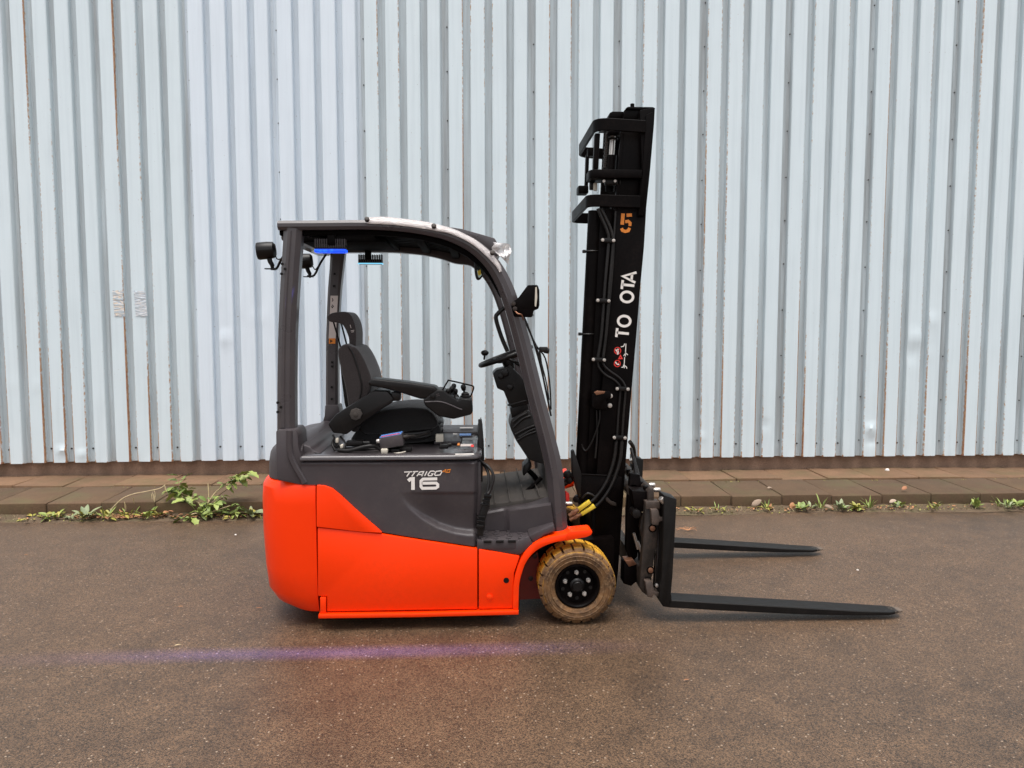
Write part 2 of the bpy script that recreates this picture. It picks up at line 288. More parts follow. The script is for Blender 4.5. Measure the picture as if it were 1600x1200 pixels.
# ------------------------------------------------------------------ mesh helpers
class MB:
    def __init__(s): s.bm = bmesh.new(); s.at = {}
    def _take(s, b):
        bmesh.ops.recalc_face_normals(b, faces=b.faces[:])
        me = bpy.data.meshes.new('tmp'); b.to_mesh(me); b.free(); s.bm.from_mesh(me); bpy.data.meshes.remove(me); return s
    @staticmethod
    def _bev(b, bev, seg=2, ang=30):
        if bev > 0:
            es = [e for e in b.edges if len(e.link_faces) == 2 and e.calc_face_angle(0) > R(ang)]
            bmesh.ops.bevel(b, geom=es, offset=bev, segments=seg, affect='EDGES', profile=0.5, clamp_overlap=True)
    def prism(s, pts, y0, y1, bev=0.0, seg=2, ang=30, taper=None):
        """outline pts (x, z) extruded from y0 to y1"""
        b = bmesh.new(); n = len(pts)
        f = [b.verts.new((x, y0, z)) for x, z in pts]; q = [b.verts.new((x, y1, z)) for x, z in pts]
        b.faces.new(f); b.faces.new(q[::-1])
        for i in range(n): b.faces.new((f[i], q[i], q[(i + 1) % n], f[(i + 1) % n]))
        bmesh.ops.recalc_face_normals(b, faces=b.faces[:]); s._bev(b, bev, seg, ang); return s._take(b)
    def plan(s, pts, z0, z1, bev=0.0, seg=2, ang=30):
        b = bmesh.new(); n = len(pts)
        f = [b.verts.new((x, y, z0)) for x, y in pts]; q = [b.verts.new((x, y, z1)) for x, y in pts]
        b.faces.new(f); b.faces.new(q[::-1])
        for i in range(n): b.faces.new((f[i], q[i], q[(i + 1) % n], f[(i + 1) % n]))
        bmesh.ops.recalc_face_normals(b, faces=b.faces[:]); s._bev(b, bev, seg, ang); return s._take(b)
    def box(s, c, d, bev=0.0, rot=None, seg=2):
        b = bmesh.new(); bmesh.ops.create_cube(b, size=1.0)
        for v in b.verts: v.co = Vector((v.co.x * d[0], v.co.y * d[1], v.co.z * d[2]))
        s._bev(b, bev, seg)
        M = Matrix.Translation(Vector(c)) @ (rot.to_4x4() if rot is not None else Matrix.Identity(4))
        bmesh.ops.transform(b, matrix=M, verts=b.verts[:]); return s._take(b)
    def loft(s, rings, closed=True, caps=True):
        b = bmesh.new(); vr = [[b.verts.new(p) for p in r] for r in rings]; n = len(rings[0])
        for a, c in zip(vr, vr[1:]):
            for i in range(n if closed else n - 1):
                b.faces.new((a[i], a[(i + 1) % n], c[(i + 1) % n], c[i]))
        if caps and closed: b.faces.new(vr[0][::-1]); b.faces.new(vr[-1])
        return s._take(b)
    def tube(s, path, r, n=8, sm=0, closed=False):
        path = [Vector(p) for p in path]
        if sm: path = catmull(path, sm, closed)
        m = len(path); rings = []; up = None
        for i, p in enumerate(path):
            if closed: t = path[(i + 1) % m] - path[i - 1]
            else: t = path[min(i + 1, m - 1)] - path[max(i - 1, 0)]
            t = t.normalized() if t.length > 1e-9 else Vector((0, 0, 1))
            if up is None:
                up = Vector((0, 1, 0)) if abs(t.y) < 0.9 else Vector((1, 0, 0))
            up = (up - t * up.dot(t)).normalized(); sd_ = t.cross(up)
            rr = r[i] if isinstance(r, (list, tuple)) else r
            rings.append([p + (up * math.cos(2 * math.pi * k / n) + sd_ * math.sin(2 * math.pi * k / n)) * rr for k in range(n)])
        if closed: rings.append(rings[0]); return s.loft(rings, True, False)
        return s.loft(rings)
    def cyl(s, c, axis, r, h, n=24, bev=0.0, r2=None):
        a = Vector(axis).normalized(); c = Vector(c)
        b = bmesh.new(); bmesh.ops.create_cone(b, cap_ends=True, cap_tris=False, segments=n, radius1=r, radius2=r if r2 is None else r2, depth=h)
        s._bev(b, bev, 2, 50)
        bmesh.ops.transform(b, matrix=Matrix.Translation(c) @ a.to_track_quat('Z', 'Y').to_matrix().to_4x4(), verts=b.verts[:]); return s._take(b)
    def lathe(s, prof, c, axis, n=48, closed=False):
        """prof: (radius, distance along axis)"""
        a = Vector(axis).normalized(); q = a.to_track_quat('Z', 'Y').to_matrix(); rings = []
        for k in range(n):
            th = 2 * math.pi * k / n
            rings.append([Vector(c) + q @ Vector((r_ * math.cos(th), r_ * math.sin(th), h_)) for r_, h_ in prof])
        rings.append(rings[0]); return s.loft(rings, closed, False)
    def bar(s, pts, y0, y1, ch=0.22, sub=5, yo=0.0):
        """bar along a centre line (x, z, width) in a plane, from depth y0 to y1, with chamfered corners"""
        c = [Vector((x, z, w_)) for x, z, w_ in pts]; c = catmull(c, sub) if sub else c
        rings = []
        for i, p in enumerate(c):
            t = c[min(i + 1, len(c) - 1)] - c[max(i - 1, 0)]; t2 = Vector((t.x, t.y)).normalized(); n = Vector((-t2.y, t2.x)); h = p.z / 2
            e = h * 2 * ch; ey = min(e, (y1 - y0) * 0.4)
            prof = [(-h + e, y0), (h - e, y0), (h, y0 + ey), (h, y1 - ey), (h - e, y1), (-h + e, y1), (-h, y1 - ey), (-h, y0 + ey)]
            rings.append([(p.x + n.x * a, yy + yo, p.y + n.y * a) for a, yy in prof])
        return s.loft(rings)
    def plate(s, pts3, d, bev=0.0):
        """flat polygon in space extruded by vector d"""
        b = bmesh.new(); d = Vector(d); n = len(pts3)
        f = [b.verts.new(Vector(p)) for p in pts3]; q = [b.verts.new(Vector(p) + d) for p in pts3]
        b.faces.new(f); b.faces.new(q[::-1])
        for i in range(n): b.faces.new((f[i], q[i], q[(i + 1) % n], f[(i + 1) % n]))
        bmesh.ops.recalc_face_normals(b, faces=b.faces[:]); s._bev(b, bev); return s._take(b)
    def strokes(s, lines, wd, Y, closed=False, th=0.0015):
        """flat printed strokes; lines of photograph points on the plane Y"""
        for ln in lines:
            cl = closed or (len(ln) > 2 and ln[0] == ln[-1]); q = [P(x, y, Y) for x, y in (ln[:-1] if cl else ln)]
            q = [Vector((p.x, p.z)) for p in q]; m = len(q); k = wd * Y / F / 2; L, Rr = [], []
            for i, p in enumerate(q):
                a = q[i - 1] if (cl or i > 0) else p - (q[1] - p); c = q[(i + 1) % m] if (cl or i < m - 1) else p + (p - q[i - 1])
                t1 = (p - a).normalized(); t2 = (c - p).normalized(); n1 = Vector((-t1.y, t1.x)); n2 = Vector((-t2.y, t2.x))
                nn = (n1 + n2); nn = nn.normalized() if nn.length > 1e-6 else n1; sc = k / max(0.5, nn.dot(n1))
                L.append(p + nn * sc); Rr.append(p - nn * sc)
            for i in range(m if cl else m - 1):
                j = (i + 1) % m
                s.bm.faces.new([s.bm.verts.new((v.x, Y, v.y)) for v in (L[i], L[j], Rr[j], Rr[i])])
        return s
    def build(s, name, mat, parent=None, ang=35, origin=None, link=True):
        me = bpy.data.meshes.new(name)
        o_ = Vector(origin) if origin is not None else (ROOTS.get(root_of(parent), Vector()) if parent else Vector())
        bmesh.ops.translate(s.bm, verts=s.bm.verts[:], vec=-o_)
        s.bm.to_mesh(me); s.bm.free(); me.materials.append(MATS[mat] if isinstance(mat, str) else mat)
        me.polygons.foreach_set('use_smooth', [True] * len(me.polygons)); me.set_sharp_from_angle(angle=R(ang))
        o = bpy.data.objects.new(name, me)
        if link: COL.objects.link(o)
        if parent: o.parent = parent
        elif origin is not None: o.location = o_
        return o
ROOTS = {}
def root_of(o):
    while o and o.parent: o = o.parent
    return o.name if o else None
def tag(o, label=None, cat=None, group=None, kind=None):
    if label: o['label'] = label
    if cat: o['category'] = cat
    if group: o['group'] = group
    if kind: o['kind'] = kind
    return o
def thing(name, loc, label, cat, group=None, rz=0.0):
    o = bpy.data.objects.new(name, None); o.empty_display_size = 0.1; COL.objects.link(o)
    o.location = loc; o.rotation_euler.z = rz; ROOTS[o.name] = Vector(loc); return tag(o, label, cat, group)
def dup(o, parent=None, loc=None, rot=None, scale=None):
    c = o.copy(); COL.objects.link(c); c.parent = parent
    if loc is not None: c.location = loc
    if rot is not None: c.rotation_euler = rot
    if scale is not None: c.scale = scale
    for ch in o.children: dup(ch, c)
    return c

# ================================================================== SETTING
KERB_Y, PAVE_Z = 6.55, 0.125
WALL_Y = 7.61
# road: one sheet out to the horizon, finer mesh near the camera with a slight unevenness
def build_road():
    b = bmesh.new(); xs = [-300, -60, -20] + [-8 + 0.25 * i for i in range(65)] + [20, 60, 300]; ys = [-300, -60, -15, -4] + [0.25 * i for i in range(27)] + [6.62]
    vs = [[b.verts.new((x, y, 0.012 * noise.noise(Vector((x * 0.5, y * 0.5, 3))) * (1 if abs(x) < 9 and -1 < y else 0) - 0.004)) for x in xs] for y in ys]
    for i in range(len(ys) - 1):
        for j in range(len(xs) - 1): b.faces.new((vs[i][j], vs[i][j + 1], vs[i + 1][j + 1], vs[i + 1][j]))
    me = bpy.data.meshes.new('road'); b.to_mesh(me); b.free(); me.materials.append(MATS['asphalt'])
    me.polygons.foreach_set('use_smooth', [True] * len(me.polygons))
    o = bpy.data.objects.new('road', me); COL.objects.link(o); tag(o, 'brown grey asphalt yard with pale chippings', kind='structure')
build_road()

# pavement: soil bed, paving slabs in two rows, kerb stones
bed = MB().box((0, 7.2, 0.045), (40, 1.26, 0.11)).build('pavement', 'joint_soil'); tag(bed, 'mossy paved strip between kerb and wall', kind='structure')
ground_behind = MB().box((0, 60, -0.02), (600, 104, 0.02)).build('ground', 'gutter_dirt'); tag(ground_behind, 'bare ground behind the building', kind='structure')
def slab_mesh(name, dx, dy, dz, mat, bev, seed):
    m = MB(); r = random.Random(seed)
    m.box((0, 0, -dz / 2), (dx, dy, dz), bev)
    for v in m.bm.verts: v.co += Vector((r.uniform(-1, 1), r.uniform(-1, 1), r.uniform(-1, 1))) * 0.0022
    return m.build(name, mat, link=False).data
slabs = [slab_mesh('paving_slab', 0.4465, 0.505, 0.07, 'paving_stone', 0.007, k) for k in range(4)]
kerbs = [slab_mesh('kerb_stone', 0.447, 0.62, 0.20, 'kerb_stone', 0.012, 10 + k) for k in range(3)]
def piece(name, me, parent, loc, rot):
    o = bpy.data.objects.new(name, me); COL.objects.link(o); o.parent = parent; o.location = loc; o.rotation_euler = rot; return o
x = -12.157
while x < 13:
    piece('paving_slab', rnd.choice(slabs), bed, (x, 7.435 + rnd.uniform(-.006, .006), PAVE_Z + 0.012 + rnd.uniform(-.006, .006)), (R(rnd.uniform(-.9, .9)) + R(0.8), R(rnd.uniform(-.7, .7)), R(rnd.uniform(-.5, .5) + (180 if rnd.random() < .5 else 0))))
    x += 0.451
x = -12.43
while x < 13:
    piece('kerb_stone', rnd.choice(kerbs), bed, (x, KERB_Y + 0.315 + rnd.uniform(-.008, .008), PAVE_Z + 0.0 + rnd.uniform(-.004, .004)), (R(rnd.uniform(-.5, .5)) + R(0.9), R(rnd.uniform(-.3, .3)), R(rnd.uniform(-.3, .3))))
    x += 0.4515

# dirt that has gathered along the kerb foot
def gutter():
    b = bmesh.new(); r = random.Random(3); xs = [-8 + 0.06 * i for i in range(280)]; rows = 6; g = []
    for j in range(rows):
        t = j / (rows - 1)
        g.append([b.verts.new((x, lerp(KERB_Y - 0.17 + 0.05 * noise.noise(Vector((x * 2.2, 1, 0))) + 0.02 * noise.noise(Vector((x * 9, 4, 0))), KERB_Y + 0.03, t),
                 lerp(-0.004, 0.034, t ** 1.3) + (0.012 * noise.noise(Vector((x * 7, t * 3, 5))) if 0 < j else 0))) for x in xs])
    for j in range(rows - 1):
        for i in range(len(xs) - 1): b.faces.new((g[j][i], g[j][i + 1], g[j + 1][i + 1], g[j + 1][i]))
    me = bpy.data.meshes.new('gutter_dirt'); b.to_mesh(me); b.free(); me.materials.append(MATS['gutter_dirt']); me.polygons.foreach_set('use_smooth', [True] * len(me.polygons))
    o = bpy.data.objects.new('gutter_dirt', me); COL.objects.link(o); tag(o, 'brown dirt gathered along the kerb foot', kind='stuff')
gutter()
def grit():
    m = MB(); r = random.Random(5)
    def bit(x, y, z, s):
        vs = [m.bm.verts.new((x + r.uniform(-s, s), y + r.uniform(-s, s), z + r.uniform(0, s))) for _ in range(4)]
        for t in ((0, 1, 2), (0, 2, 3), (0, 3, 1), (1, 3, 2)): m.bm.faces.new([vs[k] for k in t])
    for _ in range(2600):
        x = r.uniform(-6, 7); t = r.random(); bit(x, KERB_Y - 0.16 + 0.17 * t, 0.004 + 0.028 * t, r.uniform(.002, .008))
    for _ in range(300): bit(r.uniform(-6, 7), r.uniform(6.6, 7.6), PAVE_Z + 0.003, r.uniform(.002, .006))
    return m.build('grit', 'gutter_dirt')
tag(grit(), 'fine grit and crumbs along the kerb', kind='stuff')
def pale_chips():
    m = MB(); r = random.Random(8)
    for _ in range(420):
        if r.random() < .35: x, y, z = r.uniform(-6, 7), r.uniform(6.6, 7.6), PAVE_Z + .002
        elif r.random() < .5: x, y, z = r.uniform(-6, 7), KERB_Y - r.uniform(.0, .18), .012
        else: x, y, z = r.uniform(-5, 5), r.uniform(2.2, 6.3), 0.001
        s = r.uniform(.002, .006)
        vs = [m.bm.verts.new((x + r.uniform(-s, s), y + r.uniform(-s, s), z + r.uniform(0, s))) for _ in range(4)]
        for t in ((0, 1, 2), (0, 2, 3), (0, 3, 1), (1, 3, 2)): m.bm.faces.new([vs[k] for k in t])
    return m.build('pale_chippings', 'pale_leaf')
tag(pale_chips(), 'tiny pale stone chips scattered on the ground', kind='stuff')

# ------------------------------------------------------------------ corrugated wall
wall = thing('metal_wall', (0, WALL_Y, 0), 'pale blue white corrugated metal wall with rust lines behind the forklift', 'wall')
MB().box((0, WALL_Y + 0.22, 0.30), (40, 0.26, 0.62), 0.004).build('plinth', 'plinth_concrete', wall)
lap_px = [10, 148, 287, 426, 562.5, 694.5, 831, 966, 1100.5, 1234.5, 1366, 1497.5]
laps = [P(q, 18, WALL_Y + 0.02).x for q in lap_px]
step = (laps[-1] - laps[3]) / 8
for _ in range(9): laps.insert(0, laps[0] - step)
for _ in range(9): laps.append(laps[-1] + step)
Z_BOT, Z_TOP = 0.3, 6.8
zb_pts = [(laps[9], P(10, 724.5, WALL_Y).z), (laps[12], P(426, 719.5, WALL_Y).z), (laps[16], P(966, 717, WALL_Y).z), (laps[20], P(1497, 711.5, WALL_Y).z)]
DENTS = [(404, 497, .055, -.016), (352, 530, .06, -.010), (375, 505, .05, .008), (340, 462, .05, -.008), (1424, 554, .085, .012), (1432, 528, .10, -.013), (1446, 556, .05, -.008), (1455, 505, .08, -.012), (1360, 672, .06, -.018), (1362, 690, .05, .012), (1090, 686, .06, -.012), (1195, 665, .05, .008), (20, 601, .05, -.007), (58, 603, .05, -.006), (98, 705, .05, -.014), (128, 712, .045, -.012), (1216, 700, .04, -.008), (1415, 424, .06, .006), (820, 668, .06, -.008), (1250, 678, .05, -.007)]
DW = [(P(a, b_, WALL_Y), s_, h_) for a, b_, s_, h_ in DENTS]
def cladding_sheet(k):
    x0, x1 = laps[k], laps[k + 1]; pitch = (x1 - x0) / 4; new = (k in (11, 12)); r = random.Random(45 + k)
    d = 0.062; cols = []      # (x, depth, rust, groove grime and painted shade)
    for g in range(5):
        gx = x0 + pitch * g; lap = g in (0, 4)
        if new: s = {0: (.0, .0), 4: (.0, .0)}.get(g, (0.02, 0.02))
        else: s = {0: (.0, .44), 1: (.68, .52), 2: (.52, .44), 3: (.48, .40), 4: (.12, .3)}[g]
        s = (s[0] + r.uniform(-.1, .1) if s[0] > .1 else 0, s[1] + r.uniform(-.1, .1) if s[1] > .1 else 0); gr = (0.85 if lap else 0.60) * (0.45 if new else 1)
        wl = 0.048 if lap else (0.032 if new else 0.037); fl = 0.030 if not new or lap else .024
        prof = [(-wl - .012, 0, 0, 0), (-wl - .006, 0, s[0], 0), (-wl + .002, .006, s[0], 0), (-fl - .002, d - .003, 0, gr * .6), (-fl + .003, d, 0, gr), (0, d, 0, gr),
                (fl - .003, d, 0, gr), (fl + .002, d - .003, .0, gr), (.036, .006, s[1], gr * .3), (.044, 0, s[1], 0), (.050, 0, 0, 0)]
        if g == 0: prof = [(-.004, d - .003, 0, gr)] + prof[5:]
        if g == 4: prof = prof[:6] + [(.004, d, 0, gr)]
        cols += [(gx + a, b_, c_, e_) for a, b_, c_, e_ in prof]
        if g < 4:
            for q in (.38, .5, .62): cols.append((gx + pitch * q, 0, 0, 0))
    b = bmesh.new(); la = b.verts.layers.float.new('rust'); lg = b.verts.layers.float.new('grime_shade')
    zb = interp(zb_pts, (x0 + x1) / 2) + r.uniform(-.004, .004)
    nz = 96; zs = []
    for i in range(nz + 1):
        t = i / nz; zs.append(zb + (Z_TOP - zb) * (t ** 1.25))
    grid = []
    for z in zs:
        row = []
        for (x, dep, ru, gm) in cols:
            y = WALL_Y + dep + 0.0025 * noise.noise(Vector((x * 3.1, z * 1.1, k - 5))) + 0.0012 * noise.noise(Vector((x * 9, z * 4, k + 9)))
            for (c, s_, h_) in DW:
                dx, dz = x - c.x, z - c.z
                if abs(dx) < 3 * s_ and abs(dz) < 3 * s_:
                    gss = math.exp(-(dx * dx / (s_ * s_ * .9) + dz * dz / (s_ * s_ * .45)))
                    y += h_ * gss * (1 + 0.5 * math.sin(dz / s_ * 5)) * (1 if dep < .01 else .5)
            y += 0.004 * math.exp(-((z - zb) / .04) ** 2) * noise.noise(Vector((x * 12, 2, k)))
            v = b.verts.new((x, y - WALL_Y, z)); low = smooth((2.6 - z) / 2.6)
            pn = noise.noise(Vector((x * 17, z * .55, 7)))
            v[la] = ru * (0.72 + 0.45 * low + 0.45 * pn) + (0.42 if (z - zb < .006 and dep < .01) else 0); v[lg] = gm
            row.append(v)
        grid.append(row)
    for i in range(nz):
        for j in range(len(cols) - 1): b.faces.new((grid[i][j], grid[i][j + 1], grid[i + 1][j + 1], grid[i + 1][j]))
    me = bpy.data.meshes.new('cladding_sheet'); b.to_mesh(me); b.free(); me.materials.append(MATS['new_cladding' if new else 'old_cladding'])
    me.polygons.foreach_set('use_smooth', [True] * len(me.polygons)); me.set_sharp_from_angle(angle=R(28))
    o = bpy.data.objects.new('cladding_sheet', me); COL.objects.link(o); o.parent = wall
    if new: o['label'] = 'newer bluish white cladding sheet without rust'
    # screws of the lapped groove
    m = MB(); zz = zb + .12 + r.uniform(0, .05)
    while zz < Z_TOP:
        m.cyl((x0 + .020, WALL_Y + d - .003, zz), (0, -1, 0), .0065, .009, 6); zz += 0.44 + r.uniform(-.03, .03)
    for g in (1, 2, 3): m.cyl((x0 + pitch * g + r.uniform(-.01, .01), WALL_Y + d - .003, zb + .13), (0, -1, 0), .009, .009, 6)
    s_ = m.build('screw', 'worn_steel', wall); s_['kind'] = 'stuff'
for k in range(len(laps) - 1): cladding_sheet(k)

def foil_patch(px0, py0, px1, py1, seed):
    m, t, bs = nodes_of('torn_tape')
    n1 = N(t, 'ShaderNodeTexNoise', Scale=9.0, Detail=3.0, Distortion=2.2); t.links.new(coords(t, (0.7, 1, 3.4)), n1.inputs['Vector'])
    c = mix(t, ramp(t, n1.outputs[0], 0.40, 0.47).outputs[0], (0.50, 0.57, 0.64), (0.86, 0.70, 0.54) if seed == 1 else (0.70, 0.70, 0.70))  # wavy reflections of the foil are painted into the colour
    c = mix(t, ramp(t, n1.outputs[0], 0.50, 0.56).outputs[0], c, (0.50, 0.56, 0.60)); t.links.new(c, bs.inputs['Base Color'])
    bs.inputs['Roughness'].default_value = 0.25; bs.inputs['Metallic'].default_value = 0.05; bump(t, bs, n1.outputs[0], 0.8, 0.01)
    a, b_ = P(px0, py0, WALL_Y - .004), P(px1, py1, WALL_Y - .004); mb = MB(); r = random.Random(seed); nx, nz = 12, 24; g = []
    for j in range(nz + 1):
        g.append([mb.bm.verts.new((lerp(a.x, b_.x, i / nx) + lerp(0.0, .012, j / nz), WALL_Y - .0045 - .003 * abs(noise.noise(Vector((i * .3, j * .8, seed)))), lerp(a.z, b_.z, j / nz) + (r.uniform(-.006, .006) if j in (0, nz) else 0))) for i in range(nx + 1)])
    for j in range(nz):
        for i in range(nx): mb.bm.faces.new((g[j][i], g[j + 1][i], g[j + 1][i + 1], g[j][i + 1]))
    o = mb.build('torn_tape', m, wall); o['label'] = 'wrinkled remnant of silver tape on a sheet'
foil_patch(175.5, 454, 193, 494, 1); foil_patch(209, 455, 228.5, 494, 2)
# ================================================================== FORKLIFT
YN, YF = 4.05, 5.22           # near and far flank of the truck
YC = (YN + YF) / 2
FL = thing('forklift', (0.0, YC, 0.0), 'orange and grey three wheel electric forklift with black mast and lowered forks', 'forklift')
def XZ(x, y, Y): p = P(x, y, Y); return (p.x, p.z)
def seg_round(pts, rad, n=5):
    """round the corners of an (x, z) outline; rad: one radius or a list"""
    out = []; m = len(pts)
    for i, p in enumerate(pts):
        r_ = rad[i] if isinstance(rad, (list, tuple)) else rad
        p = Vector(p); a = Vector(pts[i - 1]); c = Vector(pts[(i + 1) % m])
        if r_ <= 0: out.append(tuple(p)); continue
        da = min(r_, (a - p).length * .45); dc = min(r_, (c - p).length * .45)
        s_, e_ = p + (a - p).normalized() * da, p + (c - p).normalized() * dc
        for k in range(n + 1):
            t = k / n; out.append(tuple((1 - t) ** 2 * s_ + 2 * t * (1 - t) * p + t * t * e_))
    return out

# ---- counterweight: rounded in plan, drawn in towards the ground
seam_x = XZ(494.3, 850, YN)[0]
def plan_ring(z, xr, inset, rad, n=8, x1=None):
    x1 = seam_x if x1 is None else x1
    y0, y1 = YN + inset, YF - inset
    pts = [(x1, y0)]; rx = min(rad, x1 - xr - .004)
    for k in range(n + 1):
        a = math.pi / 2 * k / n; pts.append((xr + rx - rx * math.sin(a), y0 + rad - rad * math.cos(a)))
    for k in range(n + 1):
        a = math.pi / 2 * k / n; pts.append((xr + rx - rx * math.cos(a), y1 - rad + rad * math.sin(a)))
    pts.append((x1, y1)); return [(x, y, z) for x, y in pts]
def rear_x(px, py): return P(px, py, YN + .17).x
cw = [(rear_x(449, 958), 961, .050), (rear_x(427, 948), 951, .030), (rear_x(416, 930), 932, .010), (rear_x(411.5, 895), 895, .003), (rear_x(407.5, 840), 840, 0), (rear_x(406, 790), 790, 0), (rear_x(407, 764), 766, .002), (rear_x(411, 756), 758, .012), (rear_x(420, 752), 753, .024)]
rings = [plan_ring(P(480, y, YN).z, xr, ins, .26) for xr, y, ins in cw]
MB().loft(rings).build('counterweight', 'orange_paint', FL, 28)
MB().box((P(470, 962, YN).x, YN + .30, P(470, 962, YN).z), (.09, .22, .03), .008).build('tow_pocket', 'orange_paint', FL)
# grey rear cover over the counterweight
top_z = P(440, 690, YN + .1).z
x_cov = XZ(470, 720, YN)[0] - .005
gc = [(rear_x(416, 750), P(440, 754, YN).z, .035), (rear_x(416, 722), P(440, 728, YN).z, .045), (rear_x(417.5, 712), P(440, 716, YN).z, .050), (rear_x(421, 705), P(440, 709, YN).z, .055), (rear_x(426, 700), P(440, 704, YN).z, .065), (rear_x(433, 697), P(440, 700.5, YN).z, .08), (rear_x(446, 695), P(440, 699, YN).z, .12)]
MB().loft([plan_ring(z, xr, ins, .22, x1=x_cov) for xr, z, ins in gc]).build('rear_cover', 'grey_plastic', FL, 40)

# ---- side panel of the battery cover, with the hollow that runs down to the step
lower = [(468, 757), (495, 757.5), (508, 758.5), (520, 763), (532, 773), (560, 799), (598, 831.5), (640, 838.5), (700, 847.5), (747, 854.5)]
ridge = [(622, 768), (640, 788), (660, 804), (685, 818), (710, 826), (730, 829), (750, 829)]
def side_panel():
    b = bmesh.new(); nx, nz = 150, 84; x0, x1 = 471, 746; g = []
    for i in range(nx + 1):
        px = lerp(x0, x1, i / nx); yt, yb = 721.6, interp(lower, px) ; col = []
        for j in range(nz + 1):
            t = j / nz; py = lerp(yt, yb, t); off = 0.0
            off -= .004 * (1 - smooth((py - 722) / 8))
            off += .012 * smooth((725 - py) / 4) if py < 725 else 0
            if px > 618:
                yr = interp(ridge, px); s_ = smooth((px - 622) / 60)
                if 768 < py <= yr: u = (py - 768) / max(1, yr - 768); off += s_ * (.010 * smooth((py - 768) / 6) + .030 * smooth(u))
                elif yr < py: off += s_ * .040 * (1 - smooth((py - yr) / 9))
            if px > 738: off += .03 * smooth((px - 738) / 8) ** 2
            p = P(px, py, YN + .006); col.append(b.verts.new((p.x, YN + .006 + off, p.z)))
        g.append(col)
    for i in range(nx):
        for j in range(nz): b.faces.new((g[i][j], g[i + 1][j], g[i + 1][j + 1], g[i][j + 1]))
    r = bmesh.ops.extrude_face_region(b, geom=b.faces[:])
    for v in [q for q in r['geom'] if isinstance(q, bmesh.types.BMVert)]: v.co.y = YN + .09
    bmesh.ops.recalc_face_normals(b, faces=b.faces[:])
    m = MB(); m._take(b); return m.build('side_panel', 'grey_plastic', FL, 40)
sp = side_panel()
# orange panels on the flank
MB().prism(seg_round(xz([(495.5, 757.5), (508, 758.5), (520, 763), (532, 773), (560, 799), (597.5, 831.5), (566, 830), (495.5, 822)], YN), .004, 2), YN - .014, YN + .06, .008, 3).build('upper_panel', 'orange_paint', FL)
MB().prism(xz([(496.5, 824), (597, 834), (640, 841), (700, 850), (746, 857), (746, 951), (511, 955), (511, 931), (497, 931)], YN), YN - .008, YN + .06, .006, 2).build('battery_door', 'orange_paint', FL)
MB().prism(xz([(501, 932), (510, 932), (510, 957), (501, 957)], YN), YN - .016, YN + .02, .003).build('door_latch', 'orange_paint', FL)
fp = MB().prism(xz([(748, 857.3), (812, 868.5), (803, 895), (801, 950), (748, 951)], YN), YN - .008, YN + .06, .005).build('front_panel', 'orange_paint', FL)
MB().cyl((P(791, 906, YN).x, YN - .0085, P(791, 906, YN).z), (0, -1, 0), .015, .003, 20).build('keyhole', 'black_plastic', fp)
MB().cyl((P(765, 932, YN).x, YN - .011, P(765, 932, YN).z), (0, -1, 0), .015, .010, 20, .003).build('plug', 'orange_paint', fp)
MB().prism(xz([(499, 957), (650, 955.3), (810, 951), (810, 957.5), (650, 961.5), (499, 963.5)], YN), YN - .030, YN + .05, .004).build('lower_rail', 'orange_paint', FL)
# chassis core so that nothing is hollow
MB().prism(xz([(500, 762), (745, 760), (745, 866), (800, 872), (796, 945), (500, 950)], YN), YN + .07, YF - .03).build('chassis', 'black_paint', FL)
MB().prism(xz([(496, 757), (597, 832), (746, 855), (803, 868), (806, 950), (500, 958)], YN), YF - .06, YF, .008).build('far_flank', 'orange_paint', FL)
# lettering
mb = MB(); yl = YN + .0005
lw = 2.5
mb.strokes([[(631.5, 737.6), (644, 737)], [(640.3, 737.5), (635.5, 744.6)],
            [(645, 737), (653.5, 736.5)], [(648.5, 737.5), (643.3, 744.3)],
            [(651.3, 744), (656.2, 737.3), (662, 736.8), (659, 744)], [(653.8, 741.6), (660.3, 741.3)],
            [(667.2, 736.5), (663.4, 743.7)],
            [(679.5, 737.2), (677, 735.9), (672.5, 736.4), (668.9, 741), (669.5, 743.3), (674.6, 743.1), (676.4, 740.4), (673.6, 740.5)],
            [(681.5, 736.6), (689.2, 735.6), (690.3, 737.6), (687.6, 742), (680.3, 743.0), (679.0, 741), (681.5, 736.6)]], 1.7, yl)
mb.strokes([[(637.8, 751.3), (641.2, 748.6), (645.3, 748.2), (645.3, 765.4)]], 5.6, yl)
mb.strokes([[(683.2, 748.2), (661, 748.6), (657.8, 751.5), (657.8, 760.2), (660, 763), (681, 762.6), (684, 760.5), (684, 757), (681.5, 754.8), (659, 755.1)]], 4.6, yl)
mb.build('model_lettering', 'white_print', sp)
MB().strokes([[(696.5, 738.6), (696.5, 733.6), (690.5, 737.2), (697.8, 736.9)],
              [(699.5, 734), (703.4, 733.6), (702.8, 735.8), (698.9, 736.1), (699.5, 734)], [(698.9, 736.1), (702.8, 735.8), (702.2, 737.9), (698.2, 738.2), (698.9, 736.1)]], 1.3, yl).build('model_lettering', 'orange_print', sp)

